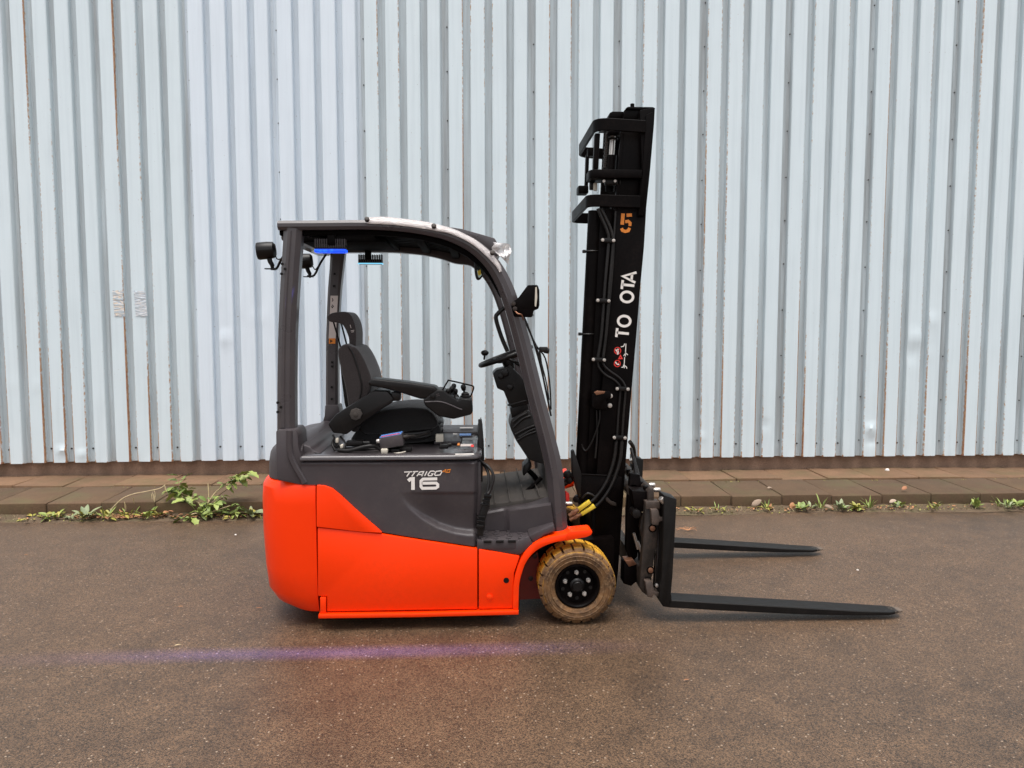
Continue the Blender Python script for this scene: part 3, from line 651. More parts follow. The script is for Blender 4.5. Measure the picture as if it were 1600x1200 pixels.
# ---- hood under the seat
zdk = P(600, 711, YN).z; xh0, xh1 = XZ(468, 712, YN)[0], XZ(753, 712, YN)[0]
def hood():
    m = MB()
    pl = seg_round([(xh0, YN - .008), (xh1, YN - .008), (xh1, YF - .02), (xh0, YF - .02)], [.01, .09, .09, .01], 6)
    rr = []
    for ins, dz in ((.006, -.029), (.0, -.024), (.0, -.013), (.003, -.007), (.010, -.002), (.022, .001), (.05, .003), (.06, -.006), (.09, -.008)):
        cx, cy = (xh0 + xh1) / 2, YC; sx = 1 - ins * 2 / (xh1 - xh0); sy = 1 - ins * 2 / (YF - YN)
        rr.append([(cx + (x - cx) * sx, cy + (y - cy) * sy, zdk + dz) for x, y in pl])
    m.loft(rr)
    return m.build('hood', 'hood_plastic', FL, 50)
hd = hood()
MB().box(((xh0 + xh1) / 2 + .2, YF - .28, zdk + .004), (.55, .34, .03), .012).build('raised_deck', 'grey_plastic', hd)
MB().box((P(700, 690, 4.5).x, YC - .02, zdk + .002), (.16, .36, .02), .008).build('deck_recess', 'grey_plastic', hd)
# rear slope of the hood, rising to the pillars
zr = P(520, 652, 5.05).z
xb, zbk = XZ(466, 689, YN + .13)
MB().prism([(xb - .04, zdk - .03), (xb + .13, zdk - .006), (xb + .085, zdk + .012), (xb + .075, zdk + .03), (xb + .03, zbk - .012), (xb, zbk), (xb - .04, zbk + .002)], YN + .10, YF - .10, .010, 3).build('rear_bulkhead', 'grey_plastic', FL)
# stickers on the deck
def decal(name, px, py, Y, dx, dy, mat, z=None, rz=0):
    z = zdk + .022 if z is None else z
    p = G(px, py, z)
    m = MB().box((0, 0, 0), (dx, dy, .002)); bmesh.ops.rotate(m.bm, verts=m.bm.verts[:], cent=(0, 0, 0), matrix=Matrix.Rotation(R(rz), 3, 'Z'))
    bmesh.ops.translate(m.bm, verts=m.bm.verts[:], vec=(p.x, p.y, z)); return m.build(name, mat, hd)
decal('warning_sticker', 729, 695.5, 0, .066, .075, 'paper_label'); decal('warning_sticker', 738, 696.5, 0, .016, .075, 'red_print', zdk + .0235)
decal('warning_sticker', 716.5, 694, 0, .013, .08, 'orange_print'); decal('warning_sticker', 736, 686, 0, .10, .07, 'grey_paint', zdk + .023)
decal('round_sticker', 727, 679, 0, .07, .09, 'blue_label', zdk + .024); decal('round_sticker', 711, 678, 0, .025, .04, 'white_print', zdk + .024)
decal('warning_sticker', 729, 668.3, 0, .085, .05, 'white_print', zdk + .03); decal('warning_sticker', 726, 709.6, 0, .10, .022, 'white_print', zdk + .006)
decal('warning_sticker', 724, 703.5, 0, .10, .06, 'grey_paint', zdk + .008)
hp = P(694, 703, YN + .14); MB().box((hp.x, YN + .14, zdk + .022), (.05, .05, .022), .006).cyl((hp.x + .03, YN + .13, zdk + .032), (1, 0, .2), .012, .02, 14).build('hood_catch', 'black_plastic', hd)

# ---- overhead guard
YP = 4.16     # centre depth of the near pillar
boot = seg_round(xz([(432, 672), (461, 671), (466, 679), (467.5, 702), (484, 753), (474, 757.5), (433, 749)], YN + .02), .012, 3)
guard_boot = MB().prism(boot, YN + .01, YN + .22, .012, 2).build('pillar_boot', 'grey_plastic', FL)
MB().bar([(XZ(x, y, YN)[0], XZ(x, y, YN)[1], .030) for x, y in ((451.5, 673), (452, 700), (456.5, 720), (476, 755))], YN - .004, YN + .03, .2, 6).build('boot_rib', 'grey_plastic', guard_boot)
def px_bar(pts, Y): return [(XZ(x, y, Y)[0], XZ(x, y, Y)[1], w_ * Y / F) for x, y, w_ in pts]
def guard():
    m = MB(); Y = YP - .045
    m.bar(px_bar([(456, 356, 28), (454.5, 380, 27.5), (450.5, 440, 27), (447, 510, 26.5), (445.5, 590, 27), (445.5, 680, 28)], Y), Y, Y + .11, .26)
    rp = m.build('rear_pillar', 'grey_paint', FL, 40)
    m = MB(); m.bar([(x - .012, z, w_ * .36) for x, z, w_ in px_bar([(456, 360, 28), (450.5, 440, 27), (447, 510, 26.5), (445.5, 590, 27), (445.5, 668, 28)], Y)], Y - .007, Y + .02, .3); m.build('pillar_trim', 'grey_paint', rp, 40)
    for (x, y) in ((441.5, 412.5), (446, 420.5), (440.5, 428), (434.5, 629), (439.5, 636), (434.5, 643.5)):
        p = P(x, y, Y); MB().cyl((p.x, Y - .006, p.z), (0, -1, 0), .0075, .010, 12).build('bolt', 'black_plastic', rp)
    # far pillar with its boot
    Yf = 5.10; m = MB(); m.bar(px_bar([(527, 392, 22), (524.5, 420, 20), (521, 460, 19), (518.5, 520, 18.5), (518, 580, 18.5), (518, 645, 19)], Yf - .04), Yf - .04, Yf + .06, .2); fpil = m.build('rear_pillar', 'grey_paint', FL, 40)
    MB().prism(seg_round(xz([(508, 633), (528.5, 633), (530, 641), (534, 668), (500, 672), (507, 650)], Yf - .06), .008, 2), Yf - .06, Yf + .08, .01).build('pillar_boot', 'grey_plastic', fpil)
    for (x, y) in ((523, 428), (522, 447), (519, 566), (519, 572.5), (518.5, 605), (518.5, 623.5)):
        p = P(x, y, Yf - .045); MB().cyl((p.x, p.y, p.z), (0, -1, 0), .008, .008, 12).build('bolt', 'black_plastic', fpil)
    MB().prism(xz([(516.5, 462), (528, 462), (524.5, 529), (513.5, 529)], Yf - .043), Yf - .0435, Yf - .041).build('instruction_sticker', 'paper_label', fpil)
    MB().prism(xz([(514.2, 528.5), (524, 528.5), (523.8, 537), (513.8, 537)], Yf - .043), Yf - .0437, Yf - .041).build('warning_sticker', 'orange_print', fpil)
    MB().strokes([[(519, 466), (520.5, 469), (518.8, 471)], [(518.6, 476), (521, 478.5), (519, 481), (518, 478)], [(516.4, 531.5), (519, 533), (516.4, 534.6), (516.4, 531.5)]], 1.2, Yf - .0442).build('sticker_print', 'black_plastic', fpil)['kind'] = 'stuff'
guard()
rail = [(433, 351.5, 14), (500, 351, 14), (570, 350.5, 14), (625, 353, 15), (668, 358.5, 16.5), (705, 367, 19), (740, 384, 21.5), (768, 410, 23), (788, 444, 24), (803, 486, 24.5), (820, 548, 25), (838, 620, 25.5), (857, 692, 26.5), (868, 745, 27), (875, 832, 27)]
RB = px_bar(rail, YP - .05)
gr = MB().bar(RB, YP - .05, YP + .055, .32, 6).build('guard_rail', 'grey_paint', FL, 40)
DY = 5.17 - YP
MB().bar([(x, z - w_ * (.3 if i < 6 else 0), w_ * (1.55 if i < 6 else 1)) for i, (x, z, w_) in enumerate(RB)], YP - .05 + DY, YP + .04 + DY, .15, 6).build('guard_rail', 'grey_paint', FL, 40)
# inner lip of the rail: the dark flat under it
lip = [(x, z - w_ * .72, w_ * .55) for x, z, w_ in RB[:9]]
MB().bar(lip, YP - .005, YP + .05, .2, 5).build('rail_lip', 'matt_black', gr, 40)
# front pillar groove trim
gt = [(x - .014, z, .012) for x, z, w_ in RB[8:14]]
MB().bar(gt, YP - .056, YP + .0, .3, 5).build('pillar_trim', 'grey_paint', gr, 40)
# roof: cross beams, slats and the domed front beam
def zrail(x):
    for (a, za, _), (b_, zb_, _) in zip(RB, RB[1:]):
        if a <= x <= b_: return lerp(za, zb_, (x - a) / (b_ - a))
    return RB[0][1]
XB = [P(q, 350, YP).x for q in (440, 500, 590, 650, 705)]
rf = MB().box((XB[0] + .03, YC + .03, zrail(XB[0]) - .035), (.09, DY - .07, .075), .012).build('rear_beam', 'grey_paint', FL)
for k, xq in enumerate(XB[1:]):
    MB().box((xq, YC + .03, zrail(xq) - .026), (.05, DY - .07, .03), .006).build('cross_beam', 'matt_black', FL)
nsl = 9
for k in range(nsl):
    y = YP + .13 + (DY - .2) * k / (nsl - 1); m = MB()
    q = [(xq, zrail(xq) - .004, .024) for xq in [XB[0] + (XB[4] - XB[0]) * j / 8 for j in range(9)]]
    m.bar(q, y - .036, y + .036, .12, 2); m.build('roof_slat', 'matt_black', FL)
MB().prism(xz([(545, 366), (585, 366), (586, 372), (600, 372), (602, 378), (470, 378), (470, 372)], YP + .1), YP + .10, YP + .62, .004).build('roof_module', 'matt_black', FL)
MB().prism(seg_round(xz([(690, 352.5), (722, 357.5), (773, 372), (780, 384), (783, 397), (772, 402), (752, 384), (720, 366), (690, 360)], YP + .06), .008, 2), YP + .06, YP + DY - .04, .01).build('front_beam', 'grey_paint', FL)
# shipping film wrapped round the rail
def film():
    m = MB(); pts = [(573, 349, 19), (600, 350, 22), (625, 352, 21), (660, 356.5, 21), (683, 361, 20), (705, 365.5, 17), (735, 379.5, 17), (757, 397, 18), (775, 416, 15), (781, 426, 10)]
    c = catmull([Vector(q) for q in px_bar(pts, YP - .05)], 6); rings = []; r = random.Random(2)
    for i, p in enumerate(c):
        t = c[min(i + 1, len(c) - 1)] - c[max(i - 1, 0)]; t2 = Vector((t.x, t.y)).normalized(); n = Vector((-t2.y, t2.x)); ring = []
        for k in range(14):
            a = math.pi * (-.52 + 1.25 * k / 13); jit = .003 * noise.noise(Vector((i * .35, k * .9, 2))) + .002 * noise.noise(Vector((i * .9, k * 1.7, 8)))
            # cross-section: down the near face, over the top, a little down the back
            u = math.sin(a); v = math.cos(a)
            ring.append(Vector((p.x + n.x * (p.z * .58 * (v if k else v)), 0, p.y + n.y * p.z * .58 * v)) + Vector((0, YP + (.064 + jit) * u, 0)))
        rings.append(ring)
    b = bmesh.new(); vr = [[b.verts.new(p) for p in rg] for rg in rings]
    for a_, c_ in zip(vr, vr[1:]):
        for i in range(13): b.faces.new((a_[i], a_[i + 1], c_[i + 1], c_[i]))
    m._take(b); return m.build('plastic_film', 'plastic_film', FL, 60)
fl_ = film(); md = fl_.modifiers.new('thickness', 'SOLIDIFY'); md.thickness = .0015
def film_flap():
    b = bmesh.new(); g = []
    for i in range(9):
        row = []
        for j in range(7):
            p = P(lerp(770, 797, i / 8) + 2 * math.sin(j), lerp(384, 398, i / 8) + (j - 3) * lerp(2, 5.5, i / 8), YP - .02)
            row.append(b.verts.new((p.x, YP - .02 + .03 * math.sin(i * .9 + j * 1.3) * i / 8, p.z)))
        g.append(row)
    for i in range(8):
        for j in range(6): b.faces.new((g[i][j], g[i + 1][j], g[i + 1][j + 1], g[i][j + 1]))
    m = MB(); m._take(b); m.build('film_flap', 'plastic_film', fl_, 60)
film_flap()
for (x, y) in ((573.5, 343), (678, 353.5), (769.5, 395)):
    p = P(x, y, YP - .06); MB().cyl((p.x, YP - .063, p.z), (0, -1, .5), .013, .02, 8, .003).build('bolt', 'worn_steel', gr)

# ---- work lamps
def work_lamp(px, py, Y, s_, arm, lens=True):
    c = P(px, py, Y); m = MB()
    m.lathe([(0, -.052), (.030, -.050), (.044, -.038), (.047, -.01), (.047, .040), (.043, .048), (.036, .050), (.036, .044), (0, .044)], c, Vector((-1, -.12, -.10)), 28)
    bmesh.ops.scale(m.bm, verts=m.bm.verts[:], vec=(s_, s_, s_), space=Matrix.Translation(-c))
    o = m.build('work_lamp', 'black_plastic', FL, 40)
    a = Vector((-1, -.12, -.10)).normalized()
    MB().cyl(c + a * .046 * s_, a, .036 * s_, .004, 24).build('lens', 'lens_glass', o)
    q = [c + Vector((.012, 0, -.030)) * s_, c + Vector((.020, 0, -.060)) * s_, c + Vector((.030, 0, -.078)) * s_, c + Vector((.032, 0, -.105)) * s_]
    MB().tube(q, [.014 * s_, .013 * s_, .012 * s_, .006 * s_], 10).box(c + Vector((.022, 0, -.098)) * s_, (.060 * s_, .03, .006)).build('bracket', 'black_plastic', o)
    MB().tube([P(*q_) for q_ in arm], .007, 8, 3).build('arm', 'black_plastic', o)
    MB().tube([c + Vector((.045, 0, -.02)) * s_, c + Vector((.058, -.005, -.045)) * s_, c + Vector((.074, 0, -.045)) * s_, P(*arm[-1])], .0035, 6, 4).build('cable', 'black_rubber', o)
    return o
work_lamp(416, 391.5, 4.26, 1.0, [(423, 420, 4.26), (432, 419.5, 4.26), (437.5, 409, 4.24), (442, 402, 4.2)])
work_lamp(476, 408, 4.95, 1.0, [(480, 431.5, 4.95), (491, 430, 4.95), (500, 412, 4.98), (510.5, 396, 5.05)])
# ---- blue LED bars that throw a warning line on the ground
def led_bar(x0, x1, ytop, ymid, ybot, Y, ylens, dy, mat, stem, fins=14):
    a, b_ = XZ(x0, ymid, Y)[0], XZ(x1, ymid, Y)[0]; z1, zm, z0 = P(x0, ytop, Y).z, P(x0, ymid, Y).z, P(x0, ybot, Y).z
    body = MB().box(((a + b_) / 2, Y + dy / 2, (zm + z0) / 2 - .002), (b_ - a, dy, zm - z0 + .012), .003).build('led_bar', 'black_plastic', FL)
    m = MB()
    for k in range(fins): xk = lerp(a + .004, b_ - .004, k / (fins - 1)); m.box((xk, Y + dy / 2, (z1 + z0) / 2 + .004), (.0055, dy + .006, z1 - z0 - .004), .001)
    m.build('cooling_fin', 'grey_plastic', body)['kind'] = 'stuff'
    zl = P(x0, ylens, Y).z
    MB().box(((a + b_) / 2, Y + dy / 2, (z0 + zl) / 2), (b_ - a + .006, dy + .006, z0 - zl), .007, seg=3).build('led_lens', mat, body)
    s0, s1, sy = stem; xa, xb = XZ(s0, ymid, Y)[0], XZ(s1, ymid, Y)[0]
    MB().box(((xa + xb) / 2, Y - .005, (P(s0, sy, Y).z + zm) / 2), (xb - xa, .012, P(s0, sy, Y).z - zm), .002).box(((xa + xb) / 2, Y + .03, P(s0, sy, Y).z), (xb - xa, .09, .008), .001).build('bracket', 'black_paint', body)
    return (a + b_) / 2, z0
LX, LZ = led_bar(491.5, 539.5, 373.5, 383, 388.5, 4.175, 394.2, .06, 'blue_led', (512, 524, 366))
led_bar(559.5, 597, 398, 406, 410.6, 4.80, 412.6, .05, 'pale_led', (570.5, 580.5, 384), 11)
# the lamp's beam: a slit optic makes a narrow fan, so the light lands as a line
def slit_lamp():
    ld = bpy.data.lights.new('led_beam', 'SPOT'); ld.energy = 1.0; ld.color = (0.17, 0.17, 1.0); ld.spot_size = R(88); ld.spot_blend = 1.0; ld.shadow_soft_size = .004
    o = bpy.data.objects.new('led_beam', ld); COL.objects.link(o); o.location = (LX - .0, 4.155, LZ - .012)
    tgt = G(540, 1018, 0.0); d = Vector((0, tgt.y - 4.155, -(LZ - .012))); o.rotation_euler = d.to_track_quat('-Z', 'X').to_euler()
    ld.use_nodes = True; t = ld.node_tree; em = t.nodes['Emission']; tc = t.nodes.new('ShaderNodeTexCoord'); sx = t.nodes.new('ShaderNodeSeparateXYZ')
    t.links.new(tc.outputs['Normal'], sx.inputs[0])
    # which local axis crosses the line is found from the lamp's own rotation
    M = o.rotation_euler.to_matrix(); ax = 0 if abs((M @ Vector((1, 0, 0))).x) < .5 else 1
    ab = N(t, 'ShaderNodeMath', operation='ABSOLUTE'); t.links.new(sx.outputs[ax], ab.inputs[0])
    mr = N(t, 'ShaderNodeMapRange', interpolation_type='SMOOTHSTEP'); mr.inputs[1].default_value = .050; mr.inputs[2].default_value = .0; mr.inputs[3].default_value = 0; mr.inputs[4].default_value = 320
    t.links.new(ab.outputs[0], mr.inputs[0]); t.links.new(mr.outputs[0], em.inputs['Strength']); o.parent = FL; o.location -= FL.location
slit_lamp()

# ---- front work lamp bracket and mirror
yb = YP - .11
fb = MB().prism(seg_round(xz([(798.5, 472.5), (806.5, 468), (811, 464), (824.5, 445.5), (840, 445), (842, 450), (842, 482), (838, 484), (834, 485), (831.5, 496), (803, 495), (799, 480)], yb), .006, 2), yb, yb + .012, .003).build('lamp_plate', 'black_paint', FL)
MB().prism(seg_round(xz([(818, 456), (838, 449), (842, 452), (842, 480), (822, 486)], yb + .05), .01, 3), yb + .012, yb + .16, .012, 3).build('front_lamp', 'black_plastic', fb)
MB().prism(seg_round(xz([(836.3, 449), (838.6, 448), (839.4, 465), (837.6, 480), (835.4, 478)], yb), .004, 2), yb - .004, yb).build('lens_rim', 'cream_plastic', fb)
for (x, y) in ((802, 474.5), (804.5, 482.5)):
    p = P(x, y, yb); MB().cyl((p.x, yb - .008, p.z), (0, -1, 0), .012, .02, 12, .002).build('bolt', 'worn_steel', fb)
MB().tube([P(804, 485, yb - .01), P(809, 490, yb - .02), P(815, 492, yb - .015), P(818, 500, yb + .02)], .004, 6, 4).build('cable', 'copper_fitting', fb)
ym = YP + .22
mi = MB().prism(seg_round(xz([(741.5, 402), (751, 402), (757, 412), (757.5, 424), (753, 434), (748, 438.5), (743.5, 436), (741, 424)], ym), .02, 4), ym, ym + .02, .006).build('mirror', 'black_plastic', FL)
MB().prism(seg_round(xz([(744.5, 406), (751, 405), (756, 413), (755.5, 424), (751.5, 432), (747.5, 435), (745.5, 424)], ym), .02, 4), ym - .003, ym).build('mirror_glass', 'mirror_glass', mi)
MB().prism(xz([(746, 424), (750.5, 421), (752, 429), (747.5, 431)], ym), ym - .0045, ym - .003).build('sticker', 'yellow_tag', mi)
# wiper arms and wiring in front of the windscreen pillar
yw = YP + .25
MB().tube([P(796, 440, yw), P(820, 498, yw), P(834, 535, yw), P(846, 578, yw), P(855, 620, yw), P(861, 650, yw)], .006, 6, 4).tube([P(818, 498, yw + .02), P(838, 540, yw + .02), P(852, 560, yw + .02), P(859, 600, yw), P(861, 640, yw)], .005, 6, 4).build('wiper_arm', 'black_plastic', FL)
MB().tube([P(824, 505, yw), P(832, 530, yw), P(840, 548, yw), P(852, 590, yw), P(858, 625, yw)], .004, 6, 4).tube([P(843, 548, yw), P(849, 590, yw), P(860, 645, yw)], .006, 6, 4).box(P(849, 546, yw), (.05, .04, .03), .006).cyl(P(854, 548, yw), (1, 0, -.2), .016, .03, 12, .003).build('wiper_blade', 'black_rubber', FL)

# ---- seat
YS0, YS1 = 4.42, 4.92
MB().prism(seg_round(xz([(560, 668), (600, 652), (650, 655), (686, 662), (690, 678), (680, 690), (560, 700), (545, 690)], YS0 + .02), .03, 4), YS0 + .02, YS1 - .02, .02, 3).build('suspension_boot', 'seat_black', FL)
cush = seg_round(xz([(560, 668), (574, 650), (604, 640), (640, 636.5), (666, 638.5), (678, 648), (685, 661), (682, 669), (650, 674), (570, 680)], YS0), .03, 4)
MB().prism(cush, YS0, YS1, .035, 4, 40).build('seat_cushion', 'seat_black', FL, 60)
for zz, rr_ in ((.014, .012), (-.012, .012), (-.036, .012)):
    pth = [P(600, 672, YS0 + .03), P(650, 672, YS0 + .015), P(680, 665, YS0 + .04), P(688, 658, YS0 + .14), P(690, 660, YS1 - .1)]
    MB().tube([p + Vector((0, 0, zz - .01)) for p in pth], rr_, 8, 5).build('bellows', 'black_rubber', FL)
back = catmull([Vector((*q, 0)) for q in xz([(528, 551), (532, 541.5), (541, 537.5), (550, 541), (557, 544), (566, 556), (574, 573), (580, 590), (580, 606), (570, 628), (562, 650), (560, 672), (548, 672), (545, 640), (540, 606), (533, 577)], YS0 + .02)], 4, True)
bk = MB().prism([(v.x, v.y) for v in back], YS0 + .01, YS1 - .01, .045, 4, 35).build('backrest', 'seat_cloth', FL, 60)
piping = [(544, 541), (551, 552), (558, 572), (563, 590), (565, 606), (562, 622)]
MB().tube([P(x, y, YS0 + .006) for x, y in piping], .0045, 6, 5).build('seam_piping', 'black_rubber', bk)
MB().prism(xz([(531, 566), (536, 572), (542, 600), (549, 645), (546, 660), (538, 630), (533, 590)], YS0 + .05), YS0 + .05, YS1 - .05, .01).build('back_shell', 'black_plastic', bk)
YH0, YH1 = YS0 + .11, YS1 - .11
hr = catmull([Vector((*q, 0)) for q in xz([(510.5, 495.5), (519, 489), (538, 487), (547, 491.5), (553, 503), (556, 517), (556, 538), (554, 545), (550, 548.5), (545.5, 543), (544.5, 527), (536, 508.5), (527, 504.5), (515, 502.5)], YH0)], 4, True)
hr_ = MB().prism([(v.x, v.y) for v in hr], YH0, YH1, .028, 4, 35).build('headrest', 'seat_cloth', FL, 60)
MB().strokes([[(547, 507.5), (548.5, 512.5)], [(548, 517), (553.5, 516)], [(549, 519), (553, 518.3)]], .8, YH0 - .001).build('headrest_print', 'paper_label', hr_)
MB().tube([P(521, 503, YH0 + .03), P(526, 520, YH0 + .03), P(533, 545, YH0 + .03)], .005, 8).tube([P(533, 505, YH0 + .10), P(537, 520, YH0 + .10), P(542, 540, YH0 + .10)], .005, 8).build('headrest_post', 'black_paint', hr_)

# ---- armrest with the lever console
YA0, YA1 = 4.26, 4.40
arm = MB().prism(seg_round(xz([(512, 663), (525, 647), (583, 611), (606, 612), (615, 624), (613, 629), (594, 641), (541, 679), (520, 676.5)], YA0), .008, 3), YA0, YA1 + .14, .008, 2).build('armrest_bracket', 'black_plastic', FL)
p = P(557, 646.5, YA0); MB().cyl((p.x, YA0 - .014, p.z), (0, -1, 0), .034, .028, 8, .004).cyl((p.x, YA0 - .030, p.z), (0, -1, 0), .012, .006, 16, .002).build('knob', 'floor_mat', arm)
p = P(618, 620, YA0); MB().box((p.x, YA0 + .05, p.z - .0), (.052, .08, .052), .012).build('adjuster', 'black_plastic', arm)
pad = seg_round(xz([(574, 597.5), (581, 591.5), (600, 593.5), (640, 598), (680, 604.5), (685, 610), (676, 622), (658, 624), (628, 614.5), (600, 607), (577, 603)], YA0 - .01), .012, 4)
MB().prism(pad, YA0 - .01, YA1 + .01, .012, 3).build('armrest_pad', 'black_plastic', FL, 60)
con = seg_round(xz([(661, 625), (683, 609), (692, 609.5), (716, 626), (721, 622), (737, 624), (739, 643), (736, 648), (709, 655), (685, 650.5), (664, 634)], YA0 - .02), .008, 3)
cn = MB().prism(con, YA0 - .02, YA1 + .05, .012, 3).build('lever_console', 'black_plastic', FL, 50)
MB().tube([P(x, y, YA0 - .021) for x, y in ((664, 628), (690, 628), (716, 638), (722, 640))], .004, 6, 4).build('trim_line', 'grey_plastic', cn)
p = P(676, 619.5, YA0 - .02); MB().cyl((p.x, YA0 - .022, p.z), (0, -1, 0), .016, .012, 16, .003).build('pivot_cap', 'black_plastic', cn)
MB().strokes([[(681, 616.5), (686, 615.2)], [(682, 619), (687, 617.6)]], 1.0, YA0 - .0225).build('switch_mark', 'grey_plastic', cn)
for (bx, by, tx, ty, Y, rr_) in ((697, 616, 700, 611, 4.27, .014), (702, 616, 706, 608, 4.33, .016), (707, 618, 709, 603.5, 4.38, .015), (713, 620, 712, 611, 4.30, .013), (727, 622, 724, 605, 4.33, .016)):
    b0, t0 = P(bx, by, Y), P(tx, ty, Y); m = MB()
    m.tube([b0, b0.lerp(t0, .55)], [.018, .007], 12).tube([b0.lerp(t0, .4), t0 + (t0 - b0) * .25], .006, 8)
    m.lathe([(0.0005, -rr_ * 1.4), (rr_ * .7, -rr_ * 1.1), (rr_, 0), (rr_ * .8, rr_ * .8), (.0005, rr_ * 1.15)], t0, t0 - b0, 14)
    m.build('lever', 'black_plastic', cn, 60)
p = P(727, 622, 4.33); MB().lathe([(.034, -.02), (.034, 0), (.028, .006), (.03, .012), (.022, .018), (.024, .024), (.012, .034)], p, (0, 0, 1), 16).build('lever_boot', 'black_rubber', cn)
MB().tube([P(690, 612, YA0 - .0), P(699.5, 596, YA0 - .0), P(703, 594.7, YA0), P(733, 601.5, YA0 + .02), P(739.5, 604, YA0 + .02), P(739.5, 609, YA0 + .02), P(735, 620, YA0 + .02)], .0042, 8, 4).build('guard_loop', 'black_paint', cn)

# ---- control box, wiring and plugs beside the seat
cb = Vector(P(613, 688, YN + .16)); rot = Matrix.Rotation(R(-10), 3, 'Y')
bx = MB().box(cb, (.125, .11, .062), .003, rot).build('control_box', 'grey_plastic', FL)
MB().box(cb + rot @ Vector((0, 0, .0325)), (.118, .10, .003), 0, rot).build('label', 'blue_label', bx)
MB().box(cb + rot @ Vector((0, -.035, .0345)), (.10, .022, .002), 0, rot).build('label_stripe', 'red_print', bx)
MB().tube([cb + Vector((.06, 0, .016)), cb + Vector((.085, 0, .020)), cb + Vector((.12, .02, .024))], [.011, .009, .004], 10).cyl(cb + Vector((.075, 0, .018)), (1, 0, .15), .013, .02, 12).build('plug', 'worn_steel', bx)
MB().cyl(cb + Vector((-.072, 0, -.004)), (1, 0, .1), .014, .03, 12, .003).build('plug', 'bright_steel', bx)
def hose(pts, r_, name='cable', mat='black_rubber', sm=6, parent=FL, n=8):
    return MB().tube([P(*q) for q in pts], r_, n, sm).build(name, mat, parent, 60)
hose([(528, 703, 4.2), (545, 704, 4.18), (575, 697, 4.18), (590, 699, 4.2), (604, 707, 4.2), (640, 706, 4.22)], .011)
hose([(520, 690, 4.3), (530, 700, 4.25), (560, 701, 4.25), (590, 702, 4.28), (630, 697, 4.3)], .009)
hose([(640, 684, 4.25), (655, 681, 4.3), (672, 676, 4.36)], .008)
hose([(520, 680, 4.3), (527, 692, 4.24), (533, 700, 4.22), (529, 706, 4.2)], .006); hose([(532, 682, 4.3), (540, 694, 4.24), (535, 704, 4.2)], .006); hose([(522, 684, 4.28), (519, 694, 4.22), (524, 704, 4.2)], .007)
q = P(555, 692.5, 4.24); MB().box(q, (.09, .05, .030), .004).cyl(q + Vector((.06, 0, 0)), (1, 0, 0), .013, .04, 12).build('connector', 'black_plastic', FL)
for (x, y, Y, m_, sx, sz) in ((527, 688, 4.24, 'cream_plastic', .014, .026), (534.5, 697, 4.22, 'cream_plastic', .016, .02), (601, 704, 4.16, 'cream_plastic', .036, .024), (636, 702, 4.2, 'black_plastic', .05, .028), (618, 704, 4.2, 'black_plastic', .05, .022), (687, 684, 4.38, 'cream_plastic', .045, .045)):
    MB().box(P(x, y, Y), (sx, .04, sz), .005).build('connector', m_, FL)
p = P(622, 708, 4.12); MB().tube([P(612, 709, 4.1), P(630, 706.5, 4.1), P(634, 705.5, 4.1)], .003, 6).build('cable', 'cream_plastic', FL)

# ---- steering column
YK = 4.55
col = seg_round(xz([(770, 584), (776, 578), (793, 574), (797, 571), (812, 586), (826, 604), (828, 631), (800, 637), (795, 631), (787, 611), (777, 607)], YK), .006, 2)
sc_ = MB().prism(col, YK, YK + .20, .012, 3).build('steering_column', 'black_plastic', FL, 50)
for (x, y, r_) in ((789, 583, .022), (797, 605, .018), (783, 588, .016)):
    p = P(x, y, YK); MB().cyl((p.x, YK - .012, p.z), (-.3, -1, 0), r_, .04, 14, .006).build('switch_knob', 'black_plastic', sc_)
MB().prism(seg_round(xz([(797, 637), (824, 628), (827, 645), (800, 655)], YK + .01), .006, 2), YK + .01, YK + .18, .01).tube([P(793, 633, YK), P(800, 632, YK), P(822, 626, YK)], .006, 8).build('tilt_lever', 'black_plastic', sc_)
bt = [(799, 655), (797, 668), (806, 688), (826, 718), (850, 726), (852, 700), (842, 668), (826, 640)]
MB().prism(seg_round(xz(bt, YK - .03), .014, 3), YK - .03, YK + .25, .02, 3).build('column_boot', 'black_rubber', FL, 50)
for pl in (((801, 660), (812, 651), (824, 645)), ((802, 668), (816, 655), (829, 650)), ((805, 679), (820, 671), (838, 664)), ((808, 688), (822, 680), (841, 673)), ((811, 683), (826, 674), (836, 670))):
    MB().tube([P(x, y, YK - .035) for x, y in pl], .0085, 8, 4).build('boot_fold', 'black_rubber', FL, 60)
sw_c = P(782.5, 556.5, YK + .10) + Vector((.03, 0, 0)); sn = Vector((-math.sin(R(20)), 0, math.cos(R(20)))); qs = sn.to_track_quat('Z', 'Y').to_matrix()
ring_ = [sw_c + qs @ Vector((.162 * math.cos(2 * math.pi * k / 40), .162 * math.sin(2 * math.pi * k / 40), 0)) for k in range(40)]
sw = MB().tube(ring_, .0145, 10, 0, True).build('steering_wheel', 'black_plastic', FL, 60)
for a in (90, 210, 330):
    e = sw_c + qs @ Vector((.155 * math.cos(R(a)), .155 * math.sin(R(a)), 0)); MB().tube([sw_c - sn * .02, (sw_c + e) / 2 - sn * .018, e], .010, 8, 3).build('spoke', 'black_plastic', sw, 60)
MB().lathe([(.0005, .012), (.030, .008), (.036, -.01), (.034, -.04), (.028, -.075)], sw_c - sn * .012, sn, 20).build('hub', 'black_plastic', sw, 50)
kb = sw_c + qs @ Vector((-.118, -.085, 0)); kb = P(756.5, 562, YK + .02); kt = P(757.5, 552, YK + .02)
MB().tube([kb, kt], .006, 8).lathe([(.0005, -.016), (.014, -.013), (.024, 0), (.022, .010), (.010, .018), (.0005, .019)], kt, (0, 0, 1), 18).build('spinner_knob', 'black_plastic', sw, 60)
